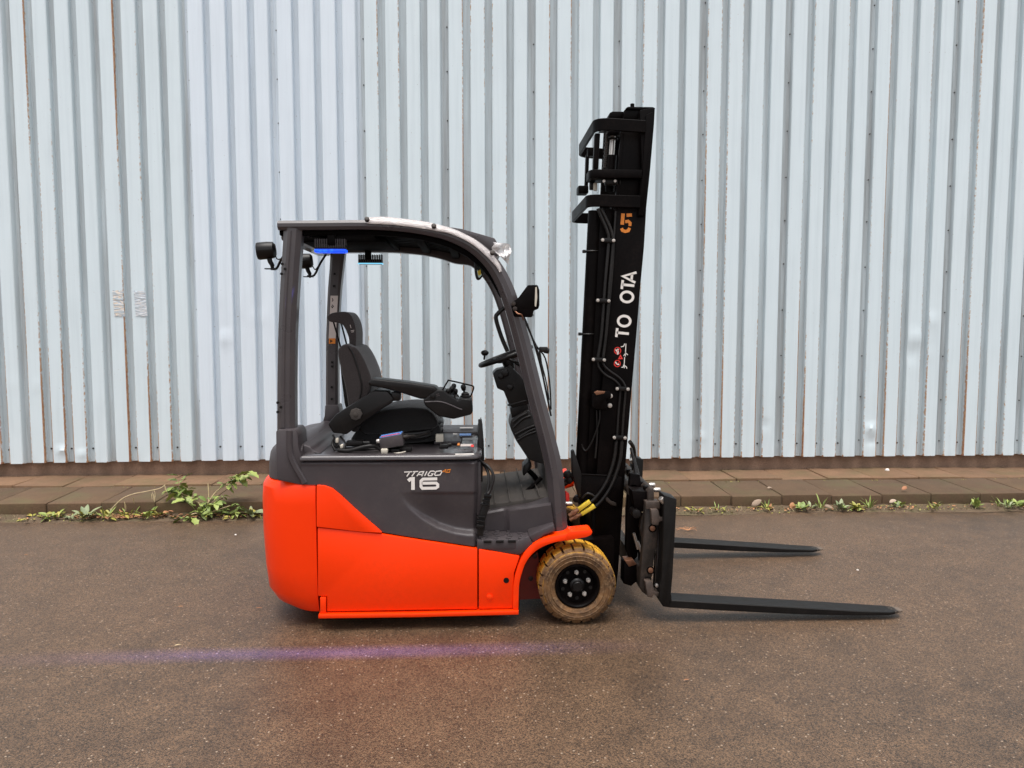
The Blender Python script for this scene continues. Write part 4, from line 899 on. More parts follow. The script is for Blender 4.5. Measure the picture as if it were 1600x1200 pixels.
hose([(792, 560, YK), (803, 565, YK), (815, 567, YK + .03)], .008, 'stalk', 'black_plastic'); hose([(800, 561, YK + .08), (808, 568, YK + .08), (816, 572, YK + .08)], .010, 'stalk', 'black_plastic')
# grab handle on the front pillar
yg = YP + .02
MB().tube([P(788, 481, yg), P(778, 490, yg), P(775, 498, yg), P(783, 525, yg), P(793, 549, yg)], .0115, 8, 5).build('grab_handle', 'black_plastic', FL, 60)

# ---- floor, step and front body
YT = YN + .05
fl0 = G(770, 797, P(770, 797, YN + .06).z)
zfl = P(780, 795, YN + .08).z
x0f, x1f = XZ(757, 800, YN + .08)[0], XZ(862, 790, YN + .08)[0]
MB().prism([(x0f - .06, zfl - .2), (x0f - .06, zfl - .02), (x0f + .10, zfl), (x1f, zfl + .035), (x1f + .0, zfl + .16), (x1f + .06, zfl + .16), (x1f + .06, zfl - .2)], YN + .22, YF - .10, .008).build('floor_mat', 'floor_mat', FL)
mt = P(800, 760, 4.6)
for k in range(4):
    MB().box((lerp(x0f + .06, x1f - .06, k / 3), YC, zfl + .016 + .011 * k), (.004, .9, .010)).build('mat_rib', 'floor_mat', FL)
riser = seg_round(xz([(759, 801), (770, 799), (786, 795.5), (797, 796.5), (861, 786.5), (866, 820), (830, 833), (790, 832), (757, 838)], YN + .06), [.004] * 9, 2)
def riser_block():
    b = bmesh.new(); pts = [(759, 801), (786, 796), (789, 796), (793, 796.3), (797, 796.8), (828, 792), (861, 787)]
    bot = [(757, 829.5), (786, 829), (789, 829.5), (793, 830.5), (797, 831.5), (828, 833), (866, 822)]
    off = [.175, .175, .173, .160, .145, .14, .06]; g = []
    for (a, c, o_) in zip(pts, bot, off):
        t_, b_ = P(*a, YN + o_), P(*c, YN + o_); rr = []
        rr.append(b.verts.new((t_.x, YN + o_ + .06, t_.z + .004))); rr.append(b.verts.new((t_.x, YN + o_ + .012, t_.z + .003))); rr.append(b.verts.new((t_.x, YN + o_, t_.z - .008))); rr.append(b.verts.new((b_.x, YN + o_, b_.z)))
        g.append(rr)
    for a, c in zip(g, g[1:]):
        for i in range(3): b.faces.new((a[i], c[i], c[i + 1], a[i + 1]))
    r = bmesh.ops.extrude_face_region(b, geom=b.faces[:])
    for v in [q for q in r['geom'] if isinstance(q, bmesh.types.BMVert)]: v.co.y = YN + .34
    bmesh.ops.recalc_face_normals(b, faces=b.faces[:]); m = MB(); m._take(b); m.build('riser', 'grey_plastic', FL, 40)
riser_block()
zst = P(780, 843.5, YN).z
step_pl = [XZ(745, 846, YN)[0], XZ(805, 846, YN)[0], XZ(836, 838, YN)[0]]
st = MB().plan(seg_round([(step_pl[0], YN - .002), (step_pl[1], YN - .002), (step_pl[2], YN + .07), (step_pl[2], YN + .26), (step_pl[0], YN + .26)], .012, 3), zst - .05, zst, .006).build('step', 'grey_plastic', FL)
m0 = MB(); m0.box((0, 0, 0), (.026, .016, .010), .003); stud = m0.build('tread_stud', 'grey_plastic', link=False).data
for i in range(4):
    for j in range(5):
        sx_ = lerp(step_pl[0] + .035, step_pl[1] + .03, i / 3) + (.012 if j % 2 else 0); sy_ = lerp(YN + .02, YN + .20, j / 4)
        o = bpy.data.objects.new('tread_stud', stud); COL.objects.link(o); o.parent = st; o.location = Vector((sx_, sy_, zst + .003)) - FL.location
for i in range(3):
    a = XZ(756 + 19 * i, 847, YN)[0]; MB().box((a + .02, YN - .003, zst - .008), (.042, .012, .013), .002).build('step_notch', 'black_plastic', st)
MB().prism(xz([(746, 848), (801, 848), (826, 838), (834, 852), (812, 867.5), (790, 865), (746, 856)], YN), YN + .002, YN + .1, .006).build('step_skirt', 'grey_plastic', FL)
MB().prism(xz([(826, 838.5), (866, 820), (868, 831), (850, 838), (834, 850)], YN), YN + .012, YN + .16, .006).build('step_skirt', 'grey_plastic', FL)
# mudguard
outer = [(801, 951), (802, 915), (806, 893), (814, 872), (825, 856), (840, 845), (858, 838), (884, 833), (892, 831)]
inner = [(810, 951), (811, 915), (815, 895), (822, 877), (833, 863), (847, 853.5), (864, 847), (880, 844), (892, 841.5)]
mg = MB().prism([(v.x, v.y) for v in catmull([Vector((*q, 0)) for q in xz(outer, YN)], 4)] + [(v.x, v.y) for v in catmull([Vector((*q, 0)) for q in xz(inner, YN)], 4)][::-1], YN - .018, YN + .20, .005, 2).build('mudguard', 'orange_paint', FL)
MB().prism(seg_round(xz([(884, 834), (890, 829.5), (921, 826.5), (925, 829), (923, 834), (916, 837.5), (884, 843.5)], YN), .005, 3), YN - .020, YN + .09, .005, 2).build('mudguard_lip', 'orange_paint', mg)
MB().prism(xz([(811, 950), (813, 900), (824, 876), (840, 862), (846, 905), (850, 935), (812, 937)], YN + .20), YN + .20, YN + .24).build('arch_liner', 'wheel_arch', FL)
MB().prism(xz([(814, 880), (838, 858), (870, 848), (960, 842), (960, 935), (850, 925), (824, 908)], YN + .22), YN + .235, YN + .40).build('axle_housing', 'black_paint', FL)
for (x, y, r_) in ((835.5, 868.5, .014), (829, 903, .015)):
    p = P(x, y, YN + .21); MB().cyl((p.x, YN + .205, p.z), (0, -1, 0), r_, .02, 12, .003).build('bolt', 'worn_steel', FL)
p = P(848, 853, YN + .2); MB().box((p.x, YN + .19, p.z), (.04, .03, .022), .004, Matrix.Rotation(R(-40), 3, 'Y')).build('sensor', 'black_plastic', FL)

# ---- brake pedal
yp = 4.62
MB().prism(xz([(818, 728), (826, 721), (830, 722), (831, 730), (819, 744), (817, 742)], yp), yp, yp + .14, .006).build('pedal', 'black_rubber', FL)
MB().tube([P(826, 735, yp + .06), P(838, 748, yp + .06), P(848, 770, yp + .06)], .016, 8, 3).build('pedal_arm', 'black_paint', FL)
MB().tube([P(811, 776, yp - .1), P(830, 762, yp - .1), P(846, 746, yp - .1)], .013, 8, 3).box(P(811, 776, yp - .1), (.04, .04, .025), .005).build('pedal', 'black_paint', FL)
# ---- harness that hangs down beside the step
hose([(752, 722, 4.12), (764, 730, 4.08), (771, 745, 4.06), (766, 765, 4.05), (762, 772, 4.04)], .0085); hose([(750, 720, 4.14), (760, 732, 4.1), (764, 748, 4.07), (761, 770, 4.05)], .0085)
MB().prism(xz([(747, 655), (753, 655), (755, 690), (754, 752), (748, 752)], 4.3), 4.28, 4.31, .004).build('strap', 'black_rubber', FL)
hn = MB().prism(seg_round(xz([(759, 768), (766, 769), (765, 790), (757, 815), (755, 836), (745, 835), (748, 806), (754, 785)], YN + .04), .006, 2), YN + .015, YN + .045, .006).build('strap', 'black_rubber', FL)
for (x, y, wx, hz) in ((762, 775, .040, .020), (759.5, 781.5, .042, .010), (757, 788, .045, .010), (752, 807, .045, .010), (751, 813.5, .046, .010), (750, 822, .040, .024)):
    MB().box(P(x, y, YN + .012), (wx, .030, hz), .004, Matrix.Rotation(R(8), 3, 'Y')).build('strap_buckle', 'black_plastic', hn)
MB().prism(xz([(744.5, 722), (751, 722), (752, 765), (750, 830), (745, 830)], YN + .06), YN + .06, YN + .5, .004).build('hood_end', 'grey_plastic', FL)
MB().prism(xz([(747, 690), (753, 676), (756, 690), (757, 720), (750, 730), (746, 720)], YN + .25), YN + .25, YF - .15, .01).build('hood_nose', 'black_plastic', FL)

# ---- front wheels
WC = Vector((P(902, 917, YN - .0).x, YN - .02, .2135))
def wheel(c, parent, side=1):
    a = Vector((0, -side, 0)); Rt, Wd = .2115, .21
    wh = bpy.data.objects.new('wheel', None); COL.objects.link(wh); wh.parent = parent
    # tyre: profile with h = 0 at the outer side wall
    prof = [(.122, -.012), (.128, -.004), (.140, .000), (.146, .0045), (.149, .001), (.165, .0035), (.168, .006), (.171, .0035), (.182, .003), (.1885, -.003), (.191, -.006), (.1935, -.0065), (.1945, -.010), (.1955, -.016), (.1960, -.05), (.1965, -.105), (.1960, -.16), (.1955, -.195), (.19, -.205), (.165, -.21), (.13, -.20), (.122, -.19)]
    m = MB(); m.lathe(prof, c, a, 96); ty = m
    q = a.to_track_quat('Z', 'Y').to_matrix()
    for k in range(22):          # tread blocks
        for sd_, off in ((0, 0.0), (1, .5)):
            th0 = 2 * math.pi * (k + off) / 22; b = bmesh.new(); rows = []
            for (rad, h) in ((.1945, -.0085), (.2035, -.014), (Rt, -.024), (Rt + .001, -.096)) if sd_ == 0 else ((Rt + .001, -.114), (Rt, -.186), (.2035, -.196), (.1945, -.2015)):
                row = []
                for i in range(5):
                    th = th0 + (2 * math.pi / 22) * (.80 * i / 4) + .02 * (-h / .1)
                    row.append(b.verts.new(c + q @ Vector((rad * math.cos(th), rad * math.sin(th), h))))
                rows.append(row)
            low = [[b.verts.new(c + (v.co - c) - ((v.co - c) - a * (v.co - c).dot(a)).normalized() * .016) for v in row] for row in rows]
            for i in range(3):
                for j in range(4): b.faces.new((rows[i][j], rows[i][j + 1], rows[i + 1][j + 1], rows[i + 1][j]))
            for i in range(3):
                for j in (0, 4): b.faces.new((rows[i][j], rows[i + 1][j], low[i + 1][j], low[i][j]))
            for i in (0, 3):
                for j in range(4): b.faces.new((rows[i][j], rows[i][j + 1], low[i][j + 1], low[i][j]))
            m._take(b)
    for k in range(64):           # raised figures round the side wall
        if k % 16 in (2, 3, 4, 5, 6, 10, 11, 12):
            th = 2 * math.pi * k / 64; pc = c + q @ Vector((.1775 * math.cos(th), .1775 * math.sin(th), .0025))
            m.box(pc, (.009, .003, .010), .001, Matrix.Rotation(-th * side, 3, 'Y'))
    lay = m.bm.verts.layers.float.new('worn')
    for v in m.bm.verts:
        d = v.co - c; h = d.dot(a); rad = (d - a * h).length
        # paint left where the road has not rubbed: crown of the tread, thin on the bead ring
        up = d.normalized().z
        v[lay] = 0.02 + (smooth((rad - .199) / .006) * smooth((-h - .012) / .012) * (.85 if up > -.1 else .25) * (1 if h < -.03 else .55)) + (.34 if abs(rad - .190) < .003 and h > -.008 else 0) - .55 * smooth((-.1 - d.z) / .1) * (1 if h > -.03 else .3)
    t_ = m.build('tyre', 'tyre_rubber', wh, 30)
    m = MB(); m.lathe([(.0005, -.052), (.092, -.052), (.097, -.046), (.101, -.022), (.106, -.010), (.112, -.004), (.118, -.004), (.1225, -.010), (.1225, -.09)], c, a, 64)
    rm = m.build('rim', 'black_paint', wh, 30)
    MB().lathe([(.0005, .004), (.024, .004), (.029, -.002), (.031, -.012), (.034, -.014), (.040, -.02), (.041, -.054)], c, a, 40).build('hub_cap', 'black_plastic', rm, 30)
    for k in range(5):
        th = math.radians(90 + 72 * k + 2); pc = c + Vector((.067 * math.cos(th), 0, .067 * math.sin(th)))
        MB().cyl(pc + a * -.044, a, .0135, .014, 6, .002).cyl(pc + a * -.030, a, .0085, .016, 12, .001).build('wheel_nut', 'zinc', rm, 30)
        th2 = th + math.radians(36); pc = c + Vector((.080 * math.cos(th2), 0, .080 * math.sin(th2)))
        MB().cyl(pc + a * -.0515, a, .010, .004, 14).build('rim_hole', 'black_rubber', rm)
    return wh
wheel(WC, FL)
wheel(Vector((WC.x, YF + .02, WC.z)), FL, -1)
MB().cyl((P(480, 930, YC).x + .1, YC, .17), (0, 1, 0), .17, .18, 40, .02).build('drive_wheel', 'black_rubber', FL)

# ---- mast
YM = 4.36
def mprism(name, pts, y0, y1, mat='black_paint', bev=.004, parent=None, Y=None):
    return MB().prism(xz(pts, Y or y0), y0, y1, bev).build(name, mat, parent or FL, 35)
YMF = 5.02
outer_pts = [(960, 326), (1010, 326), (1006.5, 385), (1000, 455), (994, 530), (987.5, 605), (979, 708), (972.5, 800), (966, 893), (962, 925), (928, 925), (931, 760), (935, 700), (941, 600), (948, 530), (955, 440)]
rl = mprism('mast_rail', outer_pts, YM, YM + .05)
mprism('mast_rail', outer_pts, YMF - .05, YMF, Y=YM)
# rear flange channel that carries the pipes
mprism('mast_rail', [(936, 326), (958, 326), (957, 420), (947, 545), (935, 700), (929, 760), (912, 760), (918, 690), (925, 560), (932, 440)], YM + .03, YM + .09)
inner_pts = [(1000, 172), (1023.5, 168), (1022, 195), (1016, 265), (1008.5, 338), (996, 338), (997, 330), (1003, 260)]
ir = mprism('inner_rail', inner_pts, YM - .01, YM + .05, bev=.003); mprism('inner_rail', inner_pts, YMF - .05, YMF + .01, Y=YM - .01)
MB().prism(xz([(1009, 180), (1019.5, 175), (1012, 290), (1004, 337), (997, 337), (1004, 270)], YM - .02), YM - .022, YM - .005, .003).build('rail_strip', 'black_paint', ir)
mprism('inner_rail', [(974, 200), (1003, 196), (998, 330), (960, 330), (966, 270)], YM + .015, YM + .05, parent=ir)
mprism('head_beam', [(976, 171), (1015, 171), (1013, 188), (974, 185)], YM + .05, YMF - .05)
mprism('head_plate', [(977, 170), (981, 166.5), (1022, 167), (1021.5, 172.5)], YM + .04, YMF - .02)
mprism('head_plate', [(953, 176), (957, 174), (976, 174), (975, 184), (951, 184)], YM + .10, YMF - .20)
p = P(988, 165, YM + .1); MB().cyl(p, (0, 0, 1), .012, .02, 10, .002).build('bolt', 'black_paint', FL)
# tie frames: flat steel bent round the back of the mast
def tie(name, xr, yr, xl, yl_, hpx, Y, th=.016, rad=.07):
    a = P(xr, yr, Y); b_ = P(xl, yl_, Y); z = (a.z + b_.z) / 2; tilt = (a.z - b_.z); h = hpx * Y / F
    y0, y1 = Y, YMF + (YM - Y); xs, xe = a.x, b_.x; pl = [(xs, y0)]
    for k in range(9):
        t = math.pi / 2 * k / 8; pl.append((xe + rad - rad * math.sin(t), y0 + rad - rad * math.cos(t)))
    for k in range(9):
        t = math.pi / 2 * k / 8; pl.append((xe + rad - rad * math.cos(t), y1 - rad + rad * math.sin(t)))
    pl.append((xs, y1)); rings = []
    for i, (x, y) in enumerate(pl):
        t = Vector(pl[min(i + 1, len(pl) - 1)]) - Vector(pl[max(i - 1, 0)]); t.normalize(); n = Vector((-t.y, t.x)) * th / 2
        zz = lerp(b_.z, a.z, (x - xe) / (xs - xe)); e = .003
        rings.append([(x + n.x * u, y + n.y * u, zz + v) for u, v in ((1, -h / 2 + e), (1, h / 2 - e), (.6, h / 2), (-.6, h / 2), (-1, h / 2 - e), (-1, -h / 2 + e), (-.6, -h / 2), (.6, -h / 2))])
    return MB().loft(rings).build(name, 'black_paint', FL, 35)
tie('tie_frame', 1008, 198, 931, 193, 18.5, YM - .03, rad=.08)
_a, _b = P(1003, 272, YM - .02), P(921, 270, YM - .02)
MB().plan(seg_round([(_a.x, YM - .025), (_b.x, YM - .025), (_b.x, YM + .14), (_a.x, YM + .14)], [0, .05, .05, 0], 6), _a.z - .024, _a.z + .024, .005).build('tie_plate', 'black_paint', FL)
tie('tie_frame', 1000, 315.5, 919, 313, 18.5, YM - .03, rad=.06)
mprism('mast_rail', [(944, 204), (974, 204), (969, 332), (937, 332)], YMF - .03, YMF)
# struts between the frames, lift cylinder with chrome rod, chain
mprism('mast_strut', [(930, 208), (938, 208), (935, 264), (927, 264)], YM + .02, YM + .06)
mprism('mast_strut', [(916, 240), (921, 240), (919, 292), (914, 292)], YMF - .2, YMF - .16)
mprism('mast_strut', [(970, 206), (975, 206), (966, 330), (961, 330)], YM + .01, YM + .03)
YL = YM + .10
def tube_px(name, a, b_, r_, Y, mat, n=20, parent=FL): return MB().tube([P(*a, Y), P(*b_, Y)], r_, n).build(name, mat, parent, 40)
tube_px('cylinder_rod', (957.5, 212), (955, 246), .0165, YL, 'bright_steel'); tube_px('cylinder_gland', (956.5, 243), (952.5, 300), .026, YL, 'black_paint')
MB().cyl(P(959.5, 209, YL), (0, 0, 1), .040, .026, 20, .004).cyl(P(957.5, 217.5, YL), (0, 0, 1), .030, .008, 20).build('rod_head', 'black_paint', FL)
tube_px('lift_cylinder', (946, 320), (925, 742), .034, YL + .02, 'black_paint', 24)
tube_px('lift_cylinder', (930, 330), (909, 742), .040, YM + .06, 'black_paint', 24)
tube_px('lift_cylinder', (933, 330), (918, 742), .040, YMF - .12, 'black_paint', 24)
for k in range(2):
    y = 392 + 130 * k; p = P(interp([(330, 930), (742, 909)], y), y, YM + .02); MB().tube([p + Vector((-.0, 0, 0)) + Vector((.042 * math.cos(2 * math.pi * j / 20), .04 + .042 * math.sin(2 * math.pi * j / 20), 0)) for j in range(20)], .005, 6, 0, True).box(p + Vector((-.046, .04, 0)), (.02, .02, .018), .003).build('cylinder_band', 'black_rubber', FL)
for (x, y, Y, mt_, d) in ((957, 283, YM + .03, 'black_plastic', (.09, .04, .045)), (910, 298, YM + .3, 'black_paint', (.06, .10, .045)), (930, 292, YM + .08, 'cream_plastic', (.022, .02, .045)), (925, 290, YM + .1, 'black_plastic', (.03, .03, .05)), (924, 238, YM + .4, 'black_paint', (.05, .05, .05))):
    MB().box(P(x, y, Y), d, .006).build('valve', mt_, FL)
for (x, y) in ((943.5, 283), (961, 283)): MB().cyl(P(x, y, YM), (0, -1, 0), .008, .012, 10).build('bolt', 'zinc', FL)
m = MB()      # lift chain: alternate links
for k in range(18):
    p = P(lerp(949, 944.5, k / 17), lerp(208, 262, k / 17), YM + .12); m.box(p, (.02 if k % 2 else .014, .024, .011), .002)
m.build('lift_chain', 'worn_steel', FL)
hose([(972, 214, YM + .04), (968, 240, YM + .05), (969, 260, YM + .05), (965, 300, YM + .05)], .008)
# hoses that come out under the lowest frame, run in the clamps and cross over
YHs = YM - .012
for off, pt in ((0, [(934, 326), (942, 345), (949, 362), (951, 380), (945, 450), (940, 520), (934.5, 558)]), (1, [(939, 326), (950, 348), (956.5, 366), (957.5, 385), (952, 450), (947, 520), (942.5, 558)])):
    hose([(x, y, YHs) for x, y in pt], .0095, 'hose')
hose([(962, 330, YHs), (960, 360, YHs), (957, 420, YHs), (950, 500, YHs), (943, 562, YHs)], .006, 'hose')
for pt in ([(934.5, 558), (935, 572), (945, 585), (960, 594), (968, 603), (969, 612), (966, 650), (963.5, 690)], [(942.5, 558), (943, 570), (953, 580), (967, 590), (975, 600), (977, 612), (974, 650), (971.5, 690)]):
    hose([(x, y, YHs) for x, y in pt], .0068, 'pipe')
for pt in ([(963, 690), (959, 720), (948, 752), (932, 776), (914, 792)], [(971.5, 690), (968, 722), (956, 757), (940, 782), (922, 798)]):
    hose([(x, y, YHs - .02) for x, y in pt], .0105, 'hose')
for (x, y) in ((949.5, 376), (942, 470), (935, 562), (972, 607.5), (967.5, 683.5)):
    c = P(x, y, YM - .022); r_ = Matrix.Rotation(R(3), 3, 'Y'); cl = MB().box(c, (.078, .026, .024), .004, r_).build('hose_clamp', 'black_plastic', FL)
    for s_ in (-1, 1): MB().cyl(c + Vector((s_ * .031, -.015, -s_ * .0015)), (0, -1, 0), .0095, .010, 12, .002).build('bolt', 'zinc', cl)
# side bracket with two bolts
bk_ = MB().prism(seg_round(xz([(928, 613), (934, 611), (955, 612), (955, 622), (946, 624), (950, 636), (948, 640), (936, 640), (925, 637), (926, 620)], YM - .05), .01, 3), YM - .05, YM + .02, .006).build('roller_bracket', 'black_paint', FL)
MB().prism(xz([(928, 613), (933, 610.5), (946, 611.5), (944, 615), (932, 617.5)], YM - .055), YM - .055, YM - .045, .002).build('bracket_edge', 'copper_fitting', bk_)
for (x, y) in ((953.5, 618.5), (952.5, 633.5)): MB().cyl(P(x, y, YM - .01), (0, -1, 0), .013, .03, 14, .003).build('bolt', 'zinc', bk_)
hose([(937, 641, YM - .01), (936, 660, YM - .01), (925, 690, YM + .0), (916, 704, YM + .01), (911, 700, YM + .02), (909, 694, YM + .02)], .005); hose([(932, 641, YM), (933, 680, YM), (930, 716, YM)], .006)
# lower bracket plates of the mast
mprism('mast_bracket', [(893, 706), (897, 703), (909, 741), (908, 776), (904, 778), (894, 740)], YM - .03, YM + .02, 'black_plastic')
mprism('mast_bracket', [(909, 741), (966, 745), (972, 746), (970, 790), (955, 794), (910, 790), (905, 778)], YM - .02, YM + .01)
MB().tube([P(909, 741, YM - .022), P(940, 742.5, YM - .022), P(966, 744.5, YM - .022)], .005, 6).build('bracket_edge', 'black_paint', FL)
MB().prism(seg_round(xz([(944, 776), (948, 775), (954, 782), (963, 786), (963, 791), (955, 789), (947, 783)], YM - .025), .004, 2), YM - .028, YM - .018, .002).build('bracket_slot', 'worn_steel', FL)
mprism('mast_foot', [(925, 790), (968, 790), (962, 912), (925, 912)], YM + .005, YM + .14)
mprism('cross_member', [(935, 812), (962, 812), (957, 905), (935, 905)], YM + .05, YMF - .05)
# hydraulic couplings at the pillar foot
yc = YM - .06
for (a, b_, cpt) in (((889, 806), (904, 796), (922, 783)), ((890, 812), (908, 803), (929, 790))):
    MB().tube([P(*a, yc), P(*b_, yc)], .0125, 10).cyl(P((a[0] + b_[0]) / 2, (a[1] + b_[1]) / 2, yc), (.83, 0, .55), .0155, .018, 6).build('coupling', 'copper_fitting', FL)
    d = P(*cpt, yc) - P(*b_, yc); MB().box((P(*b_, yc) + P(*cpt, yc)) / 2, (d.length, .028, .022), .003, d.to_track_quat('X', 'Z').to_matrix()).build('hose_tag', 'yellow_tag', FL)
for (x, y, r_) in ((901, 779, .02), (908, 784, .016), (913, 775, .022), (894, 742, .018), (890, 750, .02), (886, 741, .022)):
    MB().cyl(P(x, y, YM + .02), (-.3, -1, 0), r_, .05, 14, .005).build('valve', 'black_plastic', FL)
hose([(910, 778, YM - .02), (918, 771, YM - .03), (928, 775, YM - .03), (932, 782, YM - .02)], .007); hose([(880, 752, YM + .1), (888, 746, YM + .1), (897, 739, YM + .1)], .012, 'hose'); hose([(880, 758, YM + .1), (888, 753, YM + .1), (896, 748, YM + .1)], .012, 'hose')
MB().cyl(P(889, 787, YM), (1, 0, .05), .014, .04, 14, .003).build('fitting', 'bright_steel', FL)
mprism('front_crossbeam', [(876, 757), (897, 751), (897, 760), (876, 766)], YM + .15, YF - .3, 'orange_paint'); mprism('reservoir_cap', [(884, 768), (890, 772), (890, 784), (884, 786)], YM + .02, YM + .06, 'red_print', .006)
# ---- lettering on the mast
yt = YM - .0012
a_ = 5.0
for ln, wd_ in (([(973.6, 333.5), (972.2, 351)], 5.6), ([(979, 336.3), (987.4, 335.9)], 5), ([(977, 346.4), (981.5, 345.6), (984.6, 348.4), (984.2, 353)], 4.6), ([(983.8, 356), (981.6, 360.4), (976.8, 361.6), (972.6, 360), (971.2, 356.6)], 4.8)):
    MB().strokes([ln], wd_, yt).build('stencil_stroke', 'orange_print', rl)
def mast_text():
    m = MB(); ux = Vector((-6.4, 81.0)).normalized()      # direction down the mast in photograph points
    def pt(s_, c): # s along the text (upwards), c across
        base = Vector((972.3, 528.0)); up = Vector((0.1135, -0.9935)); ac = Vector((0.9935, 0.1)); q_ = base + up * s_ + ac * c; return (q_.x, q_.y)
    hgt = 9.5
    def T(s0, w_): return [[pt(s0, -hgt), pt(s0 + w_, -hgt)], [pt(s0 + w_ / 2, -hgt), pt(s0 + w_ / 2, hgt)]]
    def O(s0, w_): return [[pt(s0 + w_ / 2 + w_ / 2 * math.cos(2 * math.pi * k / 28), hgt * math.sin(2 * math.pi * k / 28)) for k in range(28)] + [pt(s0 + w_, 0)]]
    L_ = lambda ls, w_=4.0: MB().strokes(ls, w_, yt).build('letter', 'white_print', rl)
    L_(T(.5, 14)); L_(O(18.5, 16))
    L_(O(56.5, 16)); L_(T(76, 14))
    L_([[pt(88, hgt + 1), pt(96, -hgt - .5), pt(104, hgt + 1)], [pt(91, 4), pt(101, 4)]], 3.8)
mast_text()
def mast_pictograms():
    m = MB(); r2 = MB()
    def circ(cx, cy, r_): return [[(cx + r_ * math.cos(2 * math.pi * k / 20), cy + r_ * 1.05 * math.sin(2 * math.pi * k / 20)) for k in range(20)] + [(cx + r_, cy)]]
    r2.strokes(circ(965, 548, 5), 1.1, yt); r2.strokes(circ(964.5, 568, 4.8), 1.1, yt); r2.strokes([[(961.6, 551.5), (968.6, 545)], [(961, 571.5), (968, 565)]], .9, yt - .0004)
    r2.strokes([[(967, 560.5), (969.5, 555.5), (972, 560.2), (967, 560.5)]], 1.8, yt)
    m.strokes([[(962, 546), (964.5, 550), (965.5, 554)], [(965.5, 545), (966, 553)], [(961.5, 565.5), (964, 569), (967.5, 569.5)]], 2.0, yt - .0002)
    m.strokes([[(976, 537), (974.5, 541), (970, 542)], [(978, 537), (977, 557)], [(974.5, 556), (977.5, 551.5), (981, 554.5)], [(971, 574), (974, 573.5), (974.2, 570)], [(976, 558), (975, 574)], [(975.5, 575.5), (976, 571), (979, 573.5), (979.4, 576)]], 1.2, yt)
    m.build('mast_pictogram', 'white_print', rl); r2.build('mast_pictogram', 'red_print', rl)
mast_pictograms()

# ---- fork carriage
YB0, YB1 = 4.10, 5.30
def cross(name, pts, y0, y1, mat='worn_steel', bev=.004): return MB().prism(pts, y0, y1, bev).build(name, mat, FL, 35)
ub = xz([(1016, 764), (1022, 763), (1022, 805), (1012, 806), (1012, 768)], YB0 + .02)
cb_ = cross('carriage_bar', ub, YB0 + .02, YB1 - .03)
for k in range(9):       # notches of the upper bar
    y = lerp(YB0 + .1, YB1 - .12, k / 8); MB().box((ub[0][0] - .004, y, ub[0][1] - .012), (.03, .05, .026), .004).build('bar_notch', 'black_paint', cb_)
for (y) in (4.17, 4.30): MB().cyl((ub[1][0] + .03, y, ub[1][1] - .02 - (y - 4.17) * .0), (1, 0, 0), .014, .035, 14, .004).cyl((ub[1][0] + .01, y, ub[1][1] - .02), (1, 0, 0), .009, .04, 10).build('bolt', 'bright_steel', cb_)
lb = xz([(1003, 893), (1018, 893), (1018, 925), (1010, 930), (1003, 925)], YB0 + .02); cross('carriage_bar', lb, YB0 + .02, YB1 - .03)
# side plate of the side shifter with hooks
pl_ = MB().prism(xz([(1008, 790), (1014, 782), (1030, 783), (1031, 800), (1027, 845), (1021, 880), (1019, 902), (1008, 902), (1008, 926), (999, 918), (1003, 870), (1006, 830)], YB0), YB0, YB0 + .05, .005).build('carriage_plate', 'worn_steel', FL)
for (x, y) in ((1019.5, 825.5), (1016.5, 891)): MB().cyl(P(x, y, YB0), (0, -1, 0), .022, .006, 20).build('washer', 'matt_black', pl_); MB().cyl(P(x, y, YB0 - .005), (0, -1, 0), .015, .014, 14, .003).build('bolt', 'copper_fitting', pl_)
hk = MB().prism(seg_round(xz([(1017, 796), (1028, 796), (1030, 801), (1030, 808), (1039, 809), (1041, 803), (1046, 805), (1050, 812), (1048, 824), (1040, 822), (1038, 814), (1030, 815), (1029, 821), (1019, 820)], YB0 - .04), .003, 1), YB0 - .04, YB0 + .04, .004).build('fork_hook', 'hook_steel', FL)
MB().cyl(P(1051, 813, YB0 - .03), (0, -1, 0), .011, .02, 10, .002).build('bolt', 'bright_steel', hk)
hk2 = MB().prism(seg_round(xz([(1008, 908), (1018, 908), (1021, 914), (1021, 924), (1030, 926), (1032, 915), (1038, 914), (1041, 919), (1038, 934), (1028, 932), (1021, 929), (1019, 934), (1012, 933)], YB0 - .04), .003, 1), YB0 - .04, YB0 + .04, .004).build('fork_hook', 'hook_steel', FL)
MB().cyl(P(1026, 914.5, YB0 - .03), (0, -1, 0), .010, .02, 10, .002).build('bolt', 'bright_steel', hk2)
MB().prism(xz([(1008, 783), (1030, 783), (1031, 794), (1009, 795)], YB0), YB0 - .012, YB0 + .06, .004).build('plate_head', 'hook_steel', pl_)
MB().prism(xz([(1028, 815), (1052, 815), (1044, 930), (1022, 926)], YB0 + .09), YB0 + .10, YB0 + .13).build('gap_backing', 'matt_black', pl_)  # black sheet added to darken the gap between post and shank
cross('carriage_post', xz([(1030, 812), (1037, 812), (1034, 915), (1026, 918), (1027, 860)], YB0 + .03), YB0 + .03, YB0 + .08, 'grey_paint')
